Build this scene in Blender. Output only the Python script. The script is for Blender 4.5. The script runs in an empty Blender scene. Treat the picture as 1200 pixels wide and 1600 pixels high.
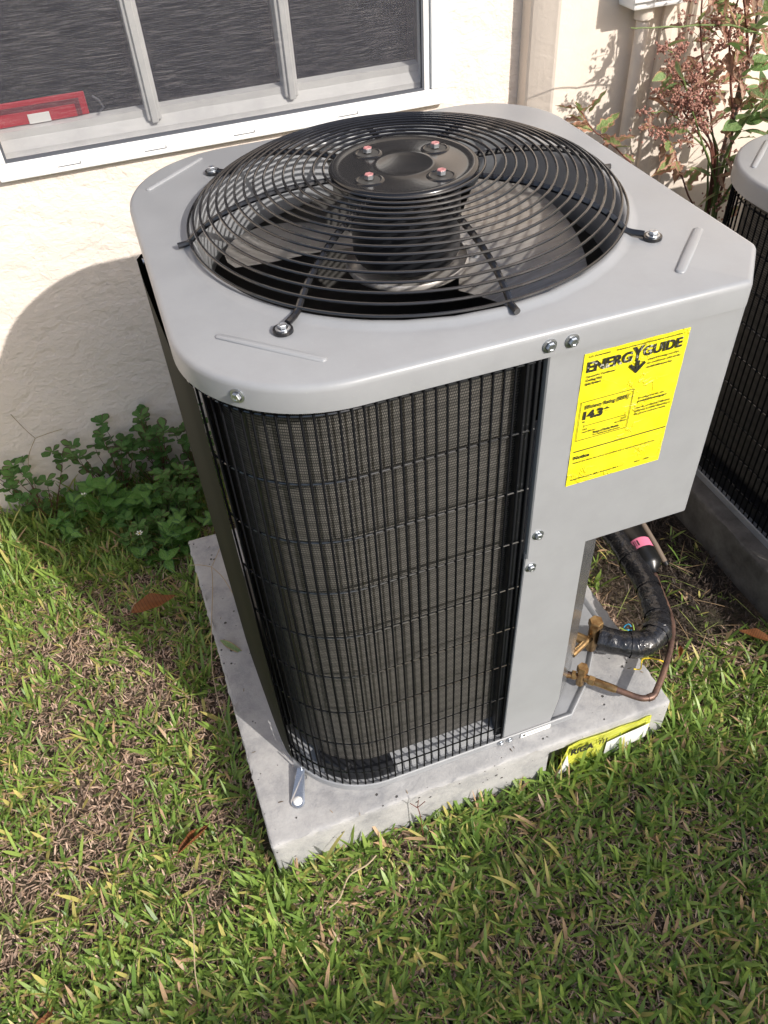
import bpy, bmesh, math, random
import numpy as np
from mathutils import Vector, Matrix, Euler
random.seed(7)
S = bpy.context.scene
C = S.collection
PI = math.pi

# ---------------------------------------------------------------- camera, sky, sun, exposure
cam_d = bpy.data.cameras.new('camera')
cam = bpy.data.objects.new('camera', cam_d); C.objects.link(cam)
cam.location = (-.01547, -.76031, 1.56646)
cam.rotation_euler = (.7891, .0512, -.3415)
cam_d.sensor_fit = 'VERTICAL'; cam_d.sensor_height = 36; cam_d.lens = 36*1257.36/1600
cam_d.clip_start = .01; cam_d.clip_end = 500
S.camera = cam
SUN_EL, SUN_ROT = math.radians(34.5), math.radians(151.2)
world = bpy.data.worlds.new('World'); S.world = world; world.use_nodes = True
wn = world.node_tree; wn.nodes.clear()
sky = wn.nodes.new('ShaderNodeTexSky'); sky.sky_type = 'NISHITA'; sky.sun_disc = False
sky.sun_elevation = SUN_EL; sky.sun_rotation = SUN_ROT
sky.air_density = 1.0; sky.dust_density = 3.0; sky.ozone_density = 1.0
bg = wn.nodes.new('ShaderNodeBackground'); bg.inputs[1].default_value = .15
wo = wn.nodes.new('ShaderNodeOutputWorld')
wn.links.new(sky.outputs[0], bg.inputs[0]); wn.links.new(bg.outputs[0], wo.inputs[0])
sun_d = bpy.data.lights.new('sun', 'SUN'); sun_d.energy = 4.2; sun_d.angle = math.radians(.6); sun_d.color = (1, .95, .885)
sun = bpy.data.objects.new('sun', sun_d); C.objects.link(sun)
Ldir = Vector((math.sin(SUN_ROT)*math.cos(SUN_EL), math.cos(SUN_ROT)*math.cos(SUN_EL), math.sin(SUN_EL)))
sun.rotation_euler = Ldir.to_track_quat('Z', 'Y').to_euler(); sun.location = (3, -4, 5)
S.view_settings.view_transform = 'Standard'; S.view_settings.look = 'None'
S.view_settings.gamma = 1; S.view_settings.use_curve_mapping = False
S.view_settings.exposure = .28
try: S.cycles.max_bounces = 8; S.cycles.transparent_max_bounces = 16
except Exception: pass

GZ = -.135      # ground level (the pad top is z = 0)
WY = 1.30       # house wall plane

# ---------------------------------------------------------------- material helpers
def mat(name, base=(.5, .5, .5), rough=.5, metal=0., spec=None, coat=0):
    m = bpy.data.materials.new(name); m.use_nodes = True
    b = m.node_tree.nodes['Principled BSDF']
    b.inputs['Base Color'].default_value = (*base, 1); b.inputs['Roughness'].default_value = rough
    b.inputs['Metallic'].default_value = metal
    if spec is not None: b.inputs['Specular IOR Level'].default_value = spec
    if coat: b.inputs['Coat Weight'].default_value = coat
    return m
class NT:
    def __init__(s, m): s.m = m; s.t = m.node_tree; s.b = s.t.nodes['Principled BSDF']; s.out = s.t.nodes['Material Output']
    def n(s, typ, **kw):
        x = s.t.nodes.new('ShaderNode'+typ)
        for k, v in kw.items():
            if k.startswith('i_'): 
                key = k[2:]; key = int(key) if key.isdigit() else key.replace('_', ' ')
                x.inputs[key].default_value = v
            else: setattr(x, k, v)
        return x
    def l(s, a, b): s.t.links.new(a, b)
    def coord(s, kind='Object'): return s.n('TexCoord').outputs[kind]
    def noise(s, vec, scale, detail=4, rough=.6, dist=0):
        x = s.n('TexNoise'); x.inputs['Scale'].default_value = scale; x.inputs['Detail'].default_value = detail
        x.inputs['Roughness'].default_value = rough; x.inputs['Distortion'].default_value = dist
        if vec is not None: s.l(vec, x.inputs['Vector'])
        return x
    def ramp(s, fac, stops):
        x = s.n('ValToRGB'); e = x.color_ramp.elements
        while len(e) < len(stops): e.new(.5)
        for el, (p, c) in zip(e, stops): el.position = p; el.color = (*c, 1) if len(c) == 3 else c
        s.l(fac, x.inputs[0]); return x.outputs[0]
    def mix(s, fac, a, b, blend='MIX'):
        x = s.n('Mix', data_type='RGBA', blend_type=blend)
        if isinstance(fac, (int, float)): x.inputs[0].default_value = fac
        else: s.l(fac, x.inputs[0])
        for sock, v in ((x.inputs[6], a), (x.inputs[7], b)):
            if isinstance(v, tuple): sock.default_value = (*v, 1)
            else: s.l(v, sock)
        return x.outputs[2]
    def math(s, op, a, b=None, c=None):
        x = s.n('Math', operation=op)
        for i, v in enumerate((a, b, c)):
            if v is None: continue
            if isinstance(v, (int, float)): x.inputs[i].default_value = v
            else: s.l(v, x.inputs[i])
        return x.outputs[0]
    def bump(s, h, strength, dist, prev=None):
        x = s.n('Bump'); x.inputs['Strength'].default_value = strength; x.inputs['Distance'].default_value = dist
        s.l(h, x.inputs['Height'])
        if prev is not None: s.l(prev, x.inputs['Normal'])
        s.l(x.outputs[0], s.b.inputs['Normal']); return x.outputs[0]
    def base(s, c): s.l(c, s.b.inputs['Base Color'])
    def rough(s, c): s.l(c, s.b.inputs['Roughness'])
    def map(s, vec, scale=(1, 1, 1), rot=(0, 0, 0)):
        x = s.n('Mapping'); x.inputs['Scale'].default_value = scale; x.inputs['Rotation'].default_value = rot
        s.l(vec, x.inputs['Vector']); return x.outputs[0]

def m_stucco(name, col, amp=1.0, sc=1.0):
    m = mat(name, col, .9); t = NT(m); o = t.coord()
    a = t.noise(o, 13*sc, 5, .5, .35).outputs[0]
    h1 = t.ramp(a, [(.38, (0, 0, 0)), (.52, (.75, .75, .75)), (.68, (1, 1, 1))])
    b = t.noise(t.map(o, (1, 1, 1.6)), 42*sc, 4, .6, .6).outputs[0]
    h2 = t.ramp(b, [(.38, (0, 0, 0)), (.62, (1, 1, 1))])
    f = t.noise(o, 260, 3, .6).outputs[0]
    n1 = t.bump(h1, .6*amp, .0045); n2 = t.bump(h2, .5*amp, .002, n1); t.bump(f, .25*amp, .0007, n2)
    st = t.noise(o, 3.5, 5, .7).outputs[0]
    t.base(t.ramp(st, [(.3, tuple(c*.93 for c in col)), (.55, col), (.75, tuple(min(.86, c*1.04) for c in col))]))
    return m
M = {}
M['stucco'] = m_stucco('cream_stucco', (.75, .66, .585), 1.0)
M['smooth_wall'] = m_stucco('smooth_painted_wall', (.72, .63, .54), .35, .6)
def m_paint(name, col, rough=.32, dirt=.1):
    m = mat(name, col, rough); t = NT(m); o = t.coord()
    a = t.noise(o, 14, 6, .7).outputs[0]; sp = t.noise(o, 300, 2, .5).outputs[0]
    c1 = t.ramp(a, [(.35, tuple(c*(1-dirt) for c in col)), (.6, col)])
    dust = t.ramp(sp, [(.70, (0, 0, 0)), (.78, (1, 1, 1))])
    t.base(t.mix(t.math('MULTIPLY', dust, .25), c1, (.45, .42, .36)))
    t.rough(t.math('MULTIPLY_ADD', a, .25, rough-.12))
    w = t.noise(o, 5, 2, .5).outputs[0]; n = t.bump(w, .12, .01)
    t.bump(t.noise(o, 700, 2, .5).outputs[0], .05, .0004, n)
    return m
M['grey_paint'] = m_paint('grey_enamel_sheet_metal', (.290, .298, .310), .35, .07)
M['grey_pan'] = m_paint('grey_base_pan_metal', (.29, .298, .31), .42, .2)
M['black_wire'] = mat('black_coated_wire', (.012, .012, .014), .22, coat=.3)
M['dull_wire'] = mat('black_grille_wire', (.004, .0045, .0055), .6, spec=.06)
M['gloss_wire'] = mat('glossy_grille_wire', (.010, .012, .015), .16, coat=.5)
M['black_plastic'] = m_paint('black_satin_plastic', (.016, .017, .02), .35, .2)
M['olive_dark'] = mat('dark_olive_grey_sheet', (.020, .021, .015), .75, spec=.12)
M['black_hub'] = mat('black_gloss_hub', (.012, .012, .013), .22, coat=.15)
M['zinc'] = mat('zinc_plated_bolt', (.55, .57, .6), .3, .9)
t = NT(M['zinc']); t.base(t.ramp(t.noise(t.coord(), 400, 3).outputs[0], [(.35, (.44, .47, .51)), (.65, (.56, .59, .63))]))
M['bolt_pink'] = mat('pink_painted_bolt_top', (.42, .18, .18), .5)
M['alu'] = mat('brushed_aluminium', (.62, .6, .56), .35, .6)
t = NT(M['alu']); o = t.coord(); st_ = t.noise(t.map(o, (2, 40, 2)), 6, 4).outputs[0]
t.base(t.ramp(st_, [(.3, (.55, .51, .46)), (.7, (.74, .71, .68))])); t.rough(t.math('MULTIPLY_ADD', st_, .25, .22))
M['brass'] = mat('aged_brass', (.36, .23, .10), .38, .85)
t = NT(M['brass']); t.base(t.ramp(t.noise(t.coord(), 60, 5).outputs[0], [(.35, (.22, .12, .05)), (.6, (.42, .28, .13))]))
M['copper'] = mat('oxidised_copper', (.25, .13, .10), .5, .6)
t = NT(M['copper']); cn = t.noise(t.coord(), 35, 6, .7).outputs[0]
t.base(t.ramp(cn, [(.3, (.09, .055, .045)), (.52, (.18, .11, .085)), (.7, (.28, .16, .11))])); t.rough(t.math('MULTIPLY_ADD', cn, .4, .3))
M['old_pipe'] = mat('dull_brown_pipe', (.16, .12, .09), .7)
M['tape'] = mat('glossy_black_tape', (.016, .016, .018), .2, coat=.4)
t = NT(M['tape']); o = t.coord()
n1 = t.bump(t.noise(o, 26, 3, .5, 1.2).outputs[0], .8, .010); t.bump(t.noise(t.map(o, (1, 1, 1)), 160, 3, .6, 1).outputs[0], .3, .0015, n1)
t.rough(t.ramp(t.noise(o, 30, 3).outputs[0], [(.4, (.10,)*3), (.65, (.34,)*3)]))
M['black_can'] = mat('black_painted_steel_can', (.012, .012, .012), .3)
M['pink'] = mat('pink_paper_label', (.75, .2, .32), .5)
M['ink'] = mat('black_ink', (.02, .02, .015), .6)
M['white_plastic'] = mat('white_paper', (.78, .78, .76), .5)
M['bright_white'] = m_paint('white_vinyl_frame', (.84, .84, .83), .35, .03)
M['grey_vinyl'] = mat('weathered_white_aluminium', (.62, .62, .6), .55)
t = NT(M['grey_vinyl']); o = t.coord(); t.base(t.ramp(t.noise(o, 9, 5, .7).outputs[0], [(.35, (.55, .55, .545)), (.6, (.64, .64, .63))]))
M['gasket'] = mat('dark_grey_spline', (.07, .075, .09), .6)
M['glass'] = mat('dark_window_glass', (.012, .013, .016), .06)
M['red'] = mat('red_plastic', (.40, .008, .022), .5)
M['dark_red'] = mat('dark_red_card', (.13, .012, .02), .5)
M['yellow_wire'] = mat('yellow_wire', (.7, .5, .03), .4)
M['blue_wire'] = mat('blue_wire', (.03, .28, .5), .4)
# insect screen: woven threads too fine to model, clear in the gaps
m = mat('insect_screen', (.17, .17, .185), .7); t = NT(m); o = t.coord()
v1 = t.noise(t.map(o, (2.6, 1, 100), (0, math.radians(1), 0)), 5, 6, .85).outputs[0]
v2 = t.noise(o, 900, 2, .5).outputs[0]
br = t.ramp(t.math('ADD', t.math('MULTIPLY', v1, .75), t.math('MULTIPLY', v2, .3)), [(.44, (.045, .045, .06)), (.54, (.085, .085, .105)), (.63, (.36, .34, .34))])
t.base(br)
tr = t.n('BsdfTransparent'); mx = t.n('MixShader'); mx.inputs[0].default_value = .36
t.l(tr.outputs[0], mx.inputs[1]); t.l(t.b.outputs[0], mx.inputs[2]); t.l(mx.outputs[0], t.out.inputs[0]); M['screen'] = m
# condenser coil: louvred fins, from a UV map in metres (u along the coil, v up)
def m_coil(name, dark, light):
    m = mat(name, light, .55, .25); t = NT(m); uv = t.n('UVMap'); sep = t.n('SeparateXYZ'); t.l(uv.outputs[0], sep.inputs[0])
    u, v = sep.outputs[0], sep.outputs[1]
    row = t.math('FLOOR', t.math('MULTIPLY', v, 210.0))
    par = t.math('MULTIPLY', t.math('MODULO', row, 2.0), .5)
    fin = t.math('FRACT', t.math('ADD', t.math('MULTIPLY', u, 420.0), par))
    finm = t.math('GREATER_THAN', fin, .45)
    seg = t.math('GREATER_THAN', t.math('FRACT', t.math('MULTIPLY', v, 210.0)), .38)
    tube = t.math('SINE', t.math('MULTIPLY', v, 2*PI/.0235))
    nz = t.noise(uv.outputs[0], 30, 5, .7).outputs[0]
    streak = t.noise(t.map(uv.outputs[0], (3, 60, 1)), 4, 4, .7).outputs[0]
    f = t.math('MULTIPLY', finm, seg)
    f = t.math('MULTIPLY', f, t.math('MULTIPLY_ADD', tube, .18, .8))
    f = t.math('MULTIPLY', f, t.math('MULTIPLY_ADD', t.math('ADD', nz, streak), .7, .35))
    t.base(t.ramp(f, [(0, dark), (1, light)]))
    t.bump(finm, .3, .001)
    return m
M['coil'] = m_coil('condenser_fins', (.017, .017, .017), (.21, .197, .18))
M['coil_inner'] = mat('dark_coil_inside', (.05, .048, .045), .6)
# concrete
m = mat('cast_concrete', (.38, .37, .36), .85); t = NT(m); o = t.coord()
a = t.noise(o, 11, 8, .72).outputs[0]; b = t.noise(o, 110, 5, .75).outputs[0]
vor = t.n('TexVoronoi', feature='F1'); vor.inputs['Scale'].default_value = 60; vor.inputs['Randomness'].default_value = 1; t.l(o, vor.inputs['Vector'])
spot = t.noise(o, 14, 2).outputs[0]
pitd = t.math('ADD', vor.outputs['Distance'], t.math('MULTIPLY', t.math('SUBTRACT', .56, spot), 1.3))
pit = t.ramp(pitd, [(.07, (0, 0, 0)), (.13, (1, 1, 1))])
c = t.ramp(a, [(.3, (.20, .20, .205)), (.42, (.29, .29, .295)), (.52, (.375, .37, .365)), (.7, (.46, .455, .445))])
c = t.mix(t.math('MULTIPLY', b, .35), c, (.32, .31, .30))
t.base(t.mix(pit, (.07, .065, .06), c)); n1 = t.bump(pit, .8, .005); n2 = t.bump(b, .7, .002, n1); t.bump(a, .3, .006, n2)
M['concrete'] = m
M['shaded_concrete'] = mat('concrete_with_painted_shade', (.12, .11, .10), .9); t = NT(M['shaded_concrete']); o = t.coord(); a = t.noise(o, 12, 7, .7).outputs[0]  # second pad's concrete, with the shade it lies in mixed into the colour
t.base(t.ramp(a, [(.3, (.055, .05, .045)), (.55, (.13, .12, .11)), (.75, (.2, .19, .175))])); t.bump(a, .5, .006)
# soil with thatch
m = mat('soil_and_thatch', (.15, .1, .07), .95); t = NT(m); o = t.coord()
a = t.noise(o, 5, 6, .7).outputs[0]; b = t.noise(o, 120, 5, .75, 1).outputs[0]
c1 = t.ramp(b, [(.35, (.035, .024, .017)), (.52, (.12, .08, .055)), (.68, (.26, .19, .13))])
t.base(t.mix(t.ramp(a, [(.45, (0,)*3), (.6, (1,)*3)]), c1, t.ramp(b, [(.35, (.03, .025, .015)), (.6, (.09, .085, .04)), (.7, (.2, .17, .09))])))
t.bump(b, .8, .01); M['soil'] = m
sx = t.n('SeparateXYZ'); t.l(o, sx.inputs[0]); gap_shade = t.math('MULTIPLY', t.ramp(sx.outputs[0], [(.95, (0,)*3), (1.0, (1,)*3)]), t.ramp(sx.outputs[1], [(.16, (0,)*3), (.26, (1,)*3)]))  # bare soil between the units: its deep shade is put into the colour
lk = t.b.inputs['Base Color'].links[0].from_socket; t.base(t.mix(gap_shade, lk, t.ramp(b, [(.4, (.010, .007, .005)), (.7, (.035, .022, .014))])))
# grass and leaves
def m_leafcol(name, attr='col', rough=.42, trans=.38, hue=0.):
    m = mat(name, (.1, .2, .05), rough); t = NT(m)
    a = t.n('Attribute'); a.attribute_name = attr
    t.base(a.outputs['Color'])
    tl = t.n('BsdfTranslucent'); t.l(a.outputs['Color'], tl.inputs[0]); mx = t.n('MixShader'); mx.inputs[0].default_value = trans
    t.l(t.b.outputs[0], mx.inputs[1]); t.l(tl.outputs[0], mx.inputs[2]); t.l(mx.outputs[0], t.out.inputs[0])
    return m
M['grass'] = m_leafcol('grass_blade')
M['straw'] = m_leafcol('dry_thatch', rough=.7, trans=.15)
def m_leaf(name, c1, c2, edge, edge_lo=.55, trans=.3, rough=.45):
    # UV: x = along leaf, y = 0 at midrib .. 1 at margin
    m = mat(name, c1, rough); t = NT(m); uv = t.n('UVMap'); sep = t.n('SeparateXYZ'); t.l(uv.outputs[0], sep.inputs[0])
    oi = t.n('ObjectInfo'); nz = t.noise(t.coord(), 3, 4, .7); 
    col = t.mix(oi.outputs['Random'], c1, c2)
    e = t.math('ADD', t.math('MULTIPLY', sep.outputs[1], .75), t.math('MULTIPLY', nz.outputs[0], .6))
    e = t.math('ADD', e, t.math('MULTIPLY', t.math('SUBTRACT', oi.outputs['Random'], .5), .5))
    em = t.ramp(e, [(edge_lo+.2, (0,)*3), (edge_lo+.38, (1,)*3)])
    vein = t.ramp(sep.outputs[1], [(.03, (1,)*3), (.12, (0,)*3)])
    col = t.mix(em, col, edge); col = t.mix(t.math('MULTIPLY', vein, .4), col, (.25, .28, .12))
    t.base(col); t.bump(nz.outputs[0], .4, .1)
    tl = t.n('BsdfTranslucent'); t.l(col, tl.inputs[0]); mx = t.n('MixShader'); mx.inputs[0].default_value = trans
    t.l(t.b.outputs[0], mx.inputs[1]); t.l(tl.outputs[0], mx.inputs[2]); t.l(mx.outputs[0], t.out.inputs[0])
    return m
M['weed_leaf'] = m_leaf('weed_leaf', (.10, .24, .035), (.19, .37, .07), (.08, .18, .05))
M['weed_small'] = m_leaf('small_round_leaf', (.075, .19, .035), (.14, .28, .06), (.12, .08, .05), .75)
M['shrub_leaf'] = m_leaf('shrub_leaf', (.22, .31, .10), (.36, .38, .15), (.50, .27, .18), .34)
M['shrub_green'] = m_leaf('green_shrub_leaf', (.15, .27, .08), (.26, .36, .15), (.4, .28, .15), .7)
M['shrub_brown'] = m_leaf('withered_leaf', (.36, .20, .13), (.52, .36, .27), (.26, .12, .08), .5)
M['dead_leaf'] = m_leaf('dead_orange_leaf', (.42, .17, .06), (.36, .15, .06), (.22, .08, .03), .62, .15, .6)
M['stem_red'] = mat('reddish_stem', (.14, .05, .035), .6)
M['stem_green'] = mat('green_stem', (.12, .17, .05), .6)
M['stem_grey'] = mat('grey_brown_bark', (.16, .13, .11), .85)
t = NT(M['stem_grey']); o = t.coord(); bk = t.noise(t.map(o, (1, 1, .3)), 60, 4, .7).outputs[0]; t.base(t.ramp(bk, [(.35, (.08, .06, .05)), (.6, (.24, .2, .17))])); t.bump(bk, .6, .004)
M['seed'] = mat('dry_brown_seed_heads', (.34, .17, .13), .8)
M['petal'] = mat('white_petal', (.78, .76, .66), .6)
M['petal_mid'] = mat('yellow_flower_centre', (.6, .4, .06), .6)
M['twig'] = mat('dry_straw_stalk', (.36, .28, .18), .8)
M['tree_leaf'] = mat('tree_leaf', (.06, .11, .03), .5)

# ---------------------------------------------------------------- mesh helpers
def link(name, me, m=None, parent=None, smooth=False, angle=None):
    o = bpy.data.objects.new(name, me); C.objects.link(o)
    if m is not None and not me.materials: me.materials.append(m)
    if smooth:
        me.polygons.foreach_set('use_smooth', [True]*len(me.polygons))
        if angle:
            try: me.set_sharp_from_angle(angle=math.radians(angle))
            except Exception: pass
    if parent is not None: o.parent = parent
    return o
def obj(name, bm, m, parent=None, smooth=False, angle=35):
    me = bpy.data.meshes.new(name); bm.normal_update(); bm.to_mesh(me); bm.free()
    return link(name, me, m, parent, smooth, angle)
def tag(o, label=None, cat=None, group=None, kind=None):
    for k, v in (('label', label), ('category', cat), ('group', group), ('kind', kind)):
        if v: o[k] = v
    return o
def thing(name, label, cat, loc=(0, 0, 0), rz=0, group=None):
    o = bpy.data.objects.new(name, None); C.objects.link(o); o.location = loc; o.rotation_euler = (0, 0, rz)
    o.empty_display_size = .05
    return tag(o, label, cat, group)
def B(): return bmesh.new()
def add_box(bm, x0, y0, z0, x1, y1, z1, bev=0, mtx=None):
    r = bmesh.ops.create_cube(bm, size=1, matrix=Matrix.Translation(((x0+x1)/2, (y0+y1)/2, (z0+z1)/2)) @ Matrix.Diagonal((x1-x0, y1-y0, z1-z0, 1)))
    vs = r['verts']
    if bev:
        es = list({e for v in vs for e in v.link_edges})
        rb = bmesh.ops.bevel(bm, geom=es, offset=bev, segments=2, affect='EDGES', profile=.5)
        vs = list({v for f in rb['faces'] for v in f.verts} | {v for v in vs if v.is_valid})
    if mtx is not None: bmesh.ops.transform(bm, matrix=mtx, verts=[v for v in vs if v.is_valid])
    return vs
def frame_for(d, up=Vector((0, 0, 1))):
    d = d.normalized()
    if abs(d.dot(up)) > .98: up = Vector((0, 1, 0))
    a = d.cross(up).normalized(); b = a.cross(d).normalized()
    return a, b
def add_tube(bm, pts, r, seg=8, closed=False, cap=True, flat=None):
    pts = [Vector(p) for p in pts]; n = len(pts)
    rr = r if isinstance(r, (list, tuple)) else [r]*n
    rings = []; pa = None
    for i, p in enumerate(pts):
        if closed: d = pts[(i+1) % n]-pts[i-1]
        else: d = pts[min(i+1, n-1)]-pts[max(i-1, 0)]
        d.normalize()
        if pa is None: a, b = frame_for(d)
        else:
            a = pa-d*pa.dot(d)
            a = a.normalized() if a.length > 1e-6 else frame_for(d)[0]
            b = a.cross(d).normalized()
        pa = a
        rings.append([bm.verts.new(p+a*(math.cos(2*PI*k/seg)*rr[i])+b*(math.sin(2*PI*k/seg)*rr[i]*(flat or 1))) for k in range(seg)])
    m = n if closed else n-1
    for i in range(m):
        A, Bq = rings[i], rings[(i+1) % n]
        for k in range(seg): bm.faces.new((A[k], A[(k+1) % seg], Bq[(k+1) % seg], Bq[k]))
    if cap and not closed:
        bm.faces.new(rings[0][::-1]); bm.faces.new(rings[-1])
    return rings
def add_lathe(bm, prof, seg=32, mtx=None, cap=False):
    rings = []
    for r, z in prof:
        if r < 1e-6: rings.append([bm.verts.new((0, 0, z))])
        else: rings.append([bm.verts.new((r*math.cos(2*PI*k/seg), r*math.sin(2*PI*k/seg), z)) for k in range(seg)])
    for A, Bq in zip(rings, rings[1:]):
        for k in range(seg):
            a0, a1 = A[k % len(A)], A[(k+1) % len(A)]; b0, b1 = Bq[k % len(Bq)], Bq[(k+1) % len(Bq)]
            vs = []
            for v in (a0, a1, b1, b0):
                if v not in vs: vs.append(v)
            if len(vs) > 2: bm.faces.new(vs)
    vs = [v for R_ in rings for v in R_]
    if mtx is not None: bmesh.ops.transform(bm, matrix=mtx, verts=vs)
    return vs
def add_prism(bm, poly, z0, z1):
    a = [bm.verts.new((x, y, z0)) for x, y in poly]; b = [bm.verts.new((x, y, z1)) for x, y in poly]
    n = len(poly); bm.faces.new(b); bm.faces.new(a[::-1])
    for i in range(n): bm.faces.new((a[i], a[(i+1) % n], b[(i+1) % n], b[i]))
def smooth_path(pts, k=8):
    P = [Vector(p) for p in pts]; out = []
    for i in range(len(P)-1):
        p0, p1, p2, p3 = P[max(i-1, 0)], P[i], P[i+1], P[min(i+2, len(P)-1)]
        for j in range(k):
            s = j/k
            out.append(.5*((2*p1)+(-p0+p2)*s+(2*p0-5*p1+4*p2-p3)*s*s+(-p0+3*p1-3*p2+p3)*s**3))
    out.append(P[-1]); return out
def axis_m(loc, d):   # matrix taking local z to direction d at loc
    return Matrix.Translation(loc) @ Vector(d).normalized().to_track_quat('Z', 'Y').to_matrix().to_4x4()
# hex-head washer screw, z is the axis
def bolt_mesh(name, r, h, m, topmat=None, washer=True):
    bm = B()
    if washer: add_lathe(bm, [(r*1.55, 0), (r*1.55, h*.18), (r*1.1, h*.26)], 20)
    vs = add_lathe(bm, [(r, h*.2), (r, h*.88), (r*.9, h)], 6)
    add_lathe(bm, [(r*.9, h), (r*.55, h), (r*.42, h*.93), (0, h*.9)], 6)
    bm.normal_update()
    me = bpy.data.meshes.new(name); bm.to_mesh(me); bm.free(); me.materials.append(m)
    if topmat:
        me.materials.append(topmat)
        for f in me.polygons:
            if f.center.z > h*.89: f.material_index = 1
    return me
BOLT = bolt_mesh('bolt', .0063, .0066, M['zinc']); SMALL = bolt_mesh('small_bolt', .0048, .005, M['zinc'])
def put(name, me, parent, mtx):
    o = bpy.data.objects.new(name, me); C.objects.link(o); o.parent = parent; o.matrix_local = mtx; return o
def text_mesh(items):
    """items: (string, x, y, size, xscale, offset[, rot]) -> joined flat mesh in XY"""
    V, F = [], []
    for it in items:
        s, x, y, size, xs, off = it[:6]
        cu = bpy.data.curves.new('text', 'FONT'); cu.body = s; cu.size = size; cu.offset = off; cu.resolution_u = 3
        o = bpy.data.objects.new('text_tmp', cu); C.objects.link(o)
        dg = bpy.context.evaluated_depsgraph_get(); dg.update()
        me = bpy.data.meshes.new_from_object(o.evaluated_get(dg))
        b = len(V)
        for v in me.vertices: V.append((x+v.co.x*xs, y+v.co.y, 0))
        for p in me.polygons: F.append([b+i for i in p.vertices])
        bpy.data.objects.remove(o); bpy.data.curves.remove(cu); bpy.data.meshes.remove(me)
    me = bpy.data.meshes.new('lettering'); me.from_pydata(V, [], F); return me
def fit_text(items):
    """items: (string, u0, u1, v, h): each line scaled to fill u0..u1 and a cap height h (label fractions)"""
    V, F = [], []
    for s_, x0, x1, y, hh, off in items:
        me = text_mesh([(s_, 0, 0, 1, 1, off)]); xs_ = [v.co.x for v in me.vertices]; b = len(V)
        ax_, bx_ = min(xs_), max(xs_); kx = (x1-x0)/(bx_-ax_); ky = hh/.72
        for v in me.vertices: V.append((x0+(v.co.x-ax_)*kx, y+v.co.y*ky, 0))
        for p in me.polygons: F.append([b+i for i in p.vertices])
        bpy.data.meshes.remove(me)
    me = bpy.data.meshes.new('lettering'); me.from_pydata(V, [], F); return me
def rects(rs):
    V, F = [], []
    for x0, y0, x1, y1 in rs:
        b = len(V); V += [(x0, y0, 0), (x1, y0, 0), (x1, y1, 0), (x0, y1, 0)]; F.append((b, b+1, b+2, b+3))
    return V, F

# ---------------------------------------------------------------- ground
def gheight(x, y):
    return GZ + .006*np.sin(x*9+1)*np.cos(y*7) + .004*np.sin(x*23)*np.sin(y*19+2)
bm = B(); n = 90
xs = [-30, -14, -7, -4, -2.6]+[-2+i*4.2/n for i in range(n+1)]+[2.8, 4, 7, 14, 30]
ys = [-30, -14, -7, -4, -2.6]+[-2+i*3.3/80 for i in range(81)]
g = [[bm.verts.new((x, y, float(gheight(x, y)) if abs(x) < 3 and abs(y) < 3 else GZ)) for x in xs] for y in ys]
for j in range(len(ys)-1):
    for i in range(len(xs)-1): bm.faces.new((g[j][i], g[j][i+1], g[j+1][i+1], g[j+1][i]))
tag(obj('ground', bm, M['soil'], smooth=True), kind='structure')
del g

# ---------------------------------------------------------------- house: wall, projecting wall, window
house = thing('house', 'cream stucco house wall with white framed window behind the grey condenser unit', 'house', (0, WY, GZ))
HO = Vector((0, WY, GZ))
def hobj(name, bm, m, parent=None, smooth=False):
    bmesh.ops.translate(bm, vec=-HO, verts=bm.verts)
    return obj(name, bm, m, parent if parent is not None else house, smooth)
WX0, WX1, WZ0, WZ1 = -.235, .815, .868, 2.05       # opening
bm = B()
def wall_quad(bm, x0, z0, x1, z1, y=WY):
    nx = max(1, int((x1-x0)/.5)); 
    vs = [bm.verts.new(p) for p in ((x0, y, z0), (x1, y, z0), (x1, y, z1), (x0, y, z1))]; bm.faces.new(vs)
TOP = 3.0; X0, X1 = -6.0, 1.052
for q_ in ((X0, GZ-.2, WX0, TOP), (WX0, GZ-.2, WX1, WZ0), (WX1, GZ-.2, X1, TOP), (WX0, WZ1, WX1, TOP)): wall_quad(bm, *q_)
for a, b_ in (((WX0, WZ0), (WX1, WZ0)), ((WX1, WZ0), (WX1, WZ1)), ((WX1, WZ1), (WX0, WZ1)), ((WX0, WZ1), (WX0, WZ0))):
    bm.faces.new([bm.verts.new(p) for p in ((a[0], WY, a[1]), (b_[0], WY, b_[1]), (b_[0], WY+.12, b_[1]), (a[0], WY+.12, a[1]))])
hobj('stucco_wall', bm, M['stucco'])
bm = B()   # wall top and back so it has thickness
add_box(bm, X0, WY+.13, GZ-.2, 6, WY+.33, TOP)
hobj('wall_core', bm, M['smooth_wall'])
# projecting smooth wall with a rounded edge
prof = [(1.052, WY), (1.052, WY-.052)]
for k in range(1, 9):
    a = k/8*PI/2; prof.append((1.052+.062*(1-math.cos(a)) if False else 1.052+.058*math.sin(a*1.0)*1.0, WY-.052-.045*(1-math.cos(a))))
prof = [(1.052, WY), (1.052, WY-.045), (1.056, WY-.052), (1.064, WY-.060), (1.074, WY-.069), (1.086, WY-.079), (1.096, WY-.087), (1.102, WY-.092), (1.108, WY-.095), (6.0, WY-.095)]
bm = B()
A = [bm.verts.new((x, y, GZ-.2)) for x, y in prof]; Bv = [bm.verts.new((x, y, TOP)) for x, y in prof]
for i in range(len(prof)-1): bm.faces.new((A[i], A[i+1], Bv[i+1], Bv[i]))
hobj('projecting_wall', bm, M['smooth_wall'], smooth=False)
PY = WY-.095
bm = B()   # flat batten strip on the projecting wall right of the conduit
add_box(bm, 1.475, PY-.016, GZ, 1.56, PY, TOP, .003)
hobj('trim_strip', bm, M['smooth_wall'])

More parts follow.
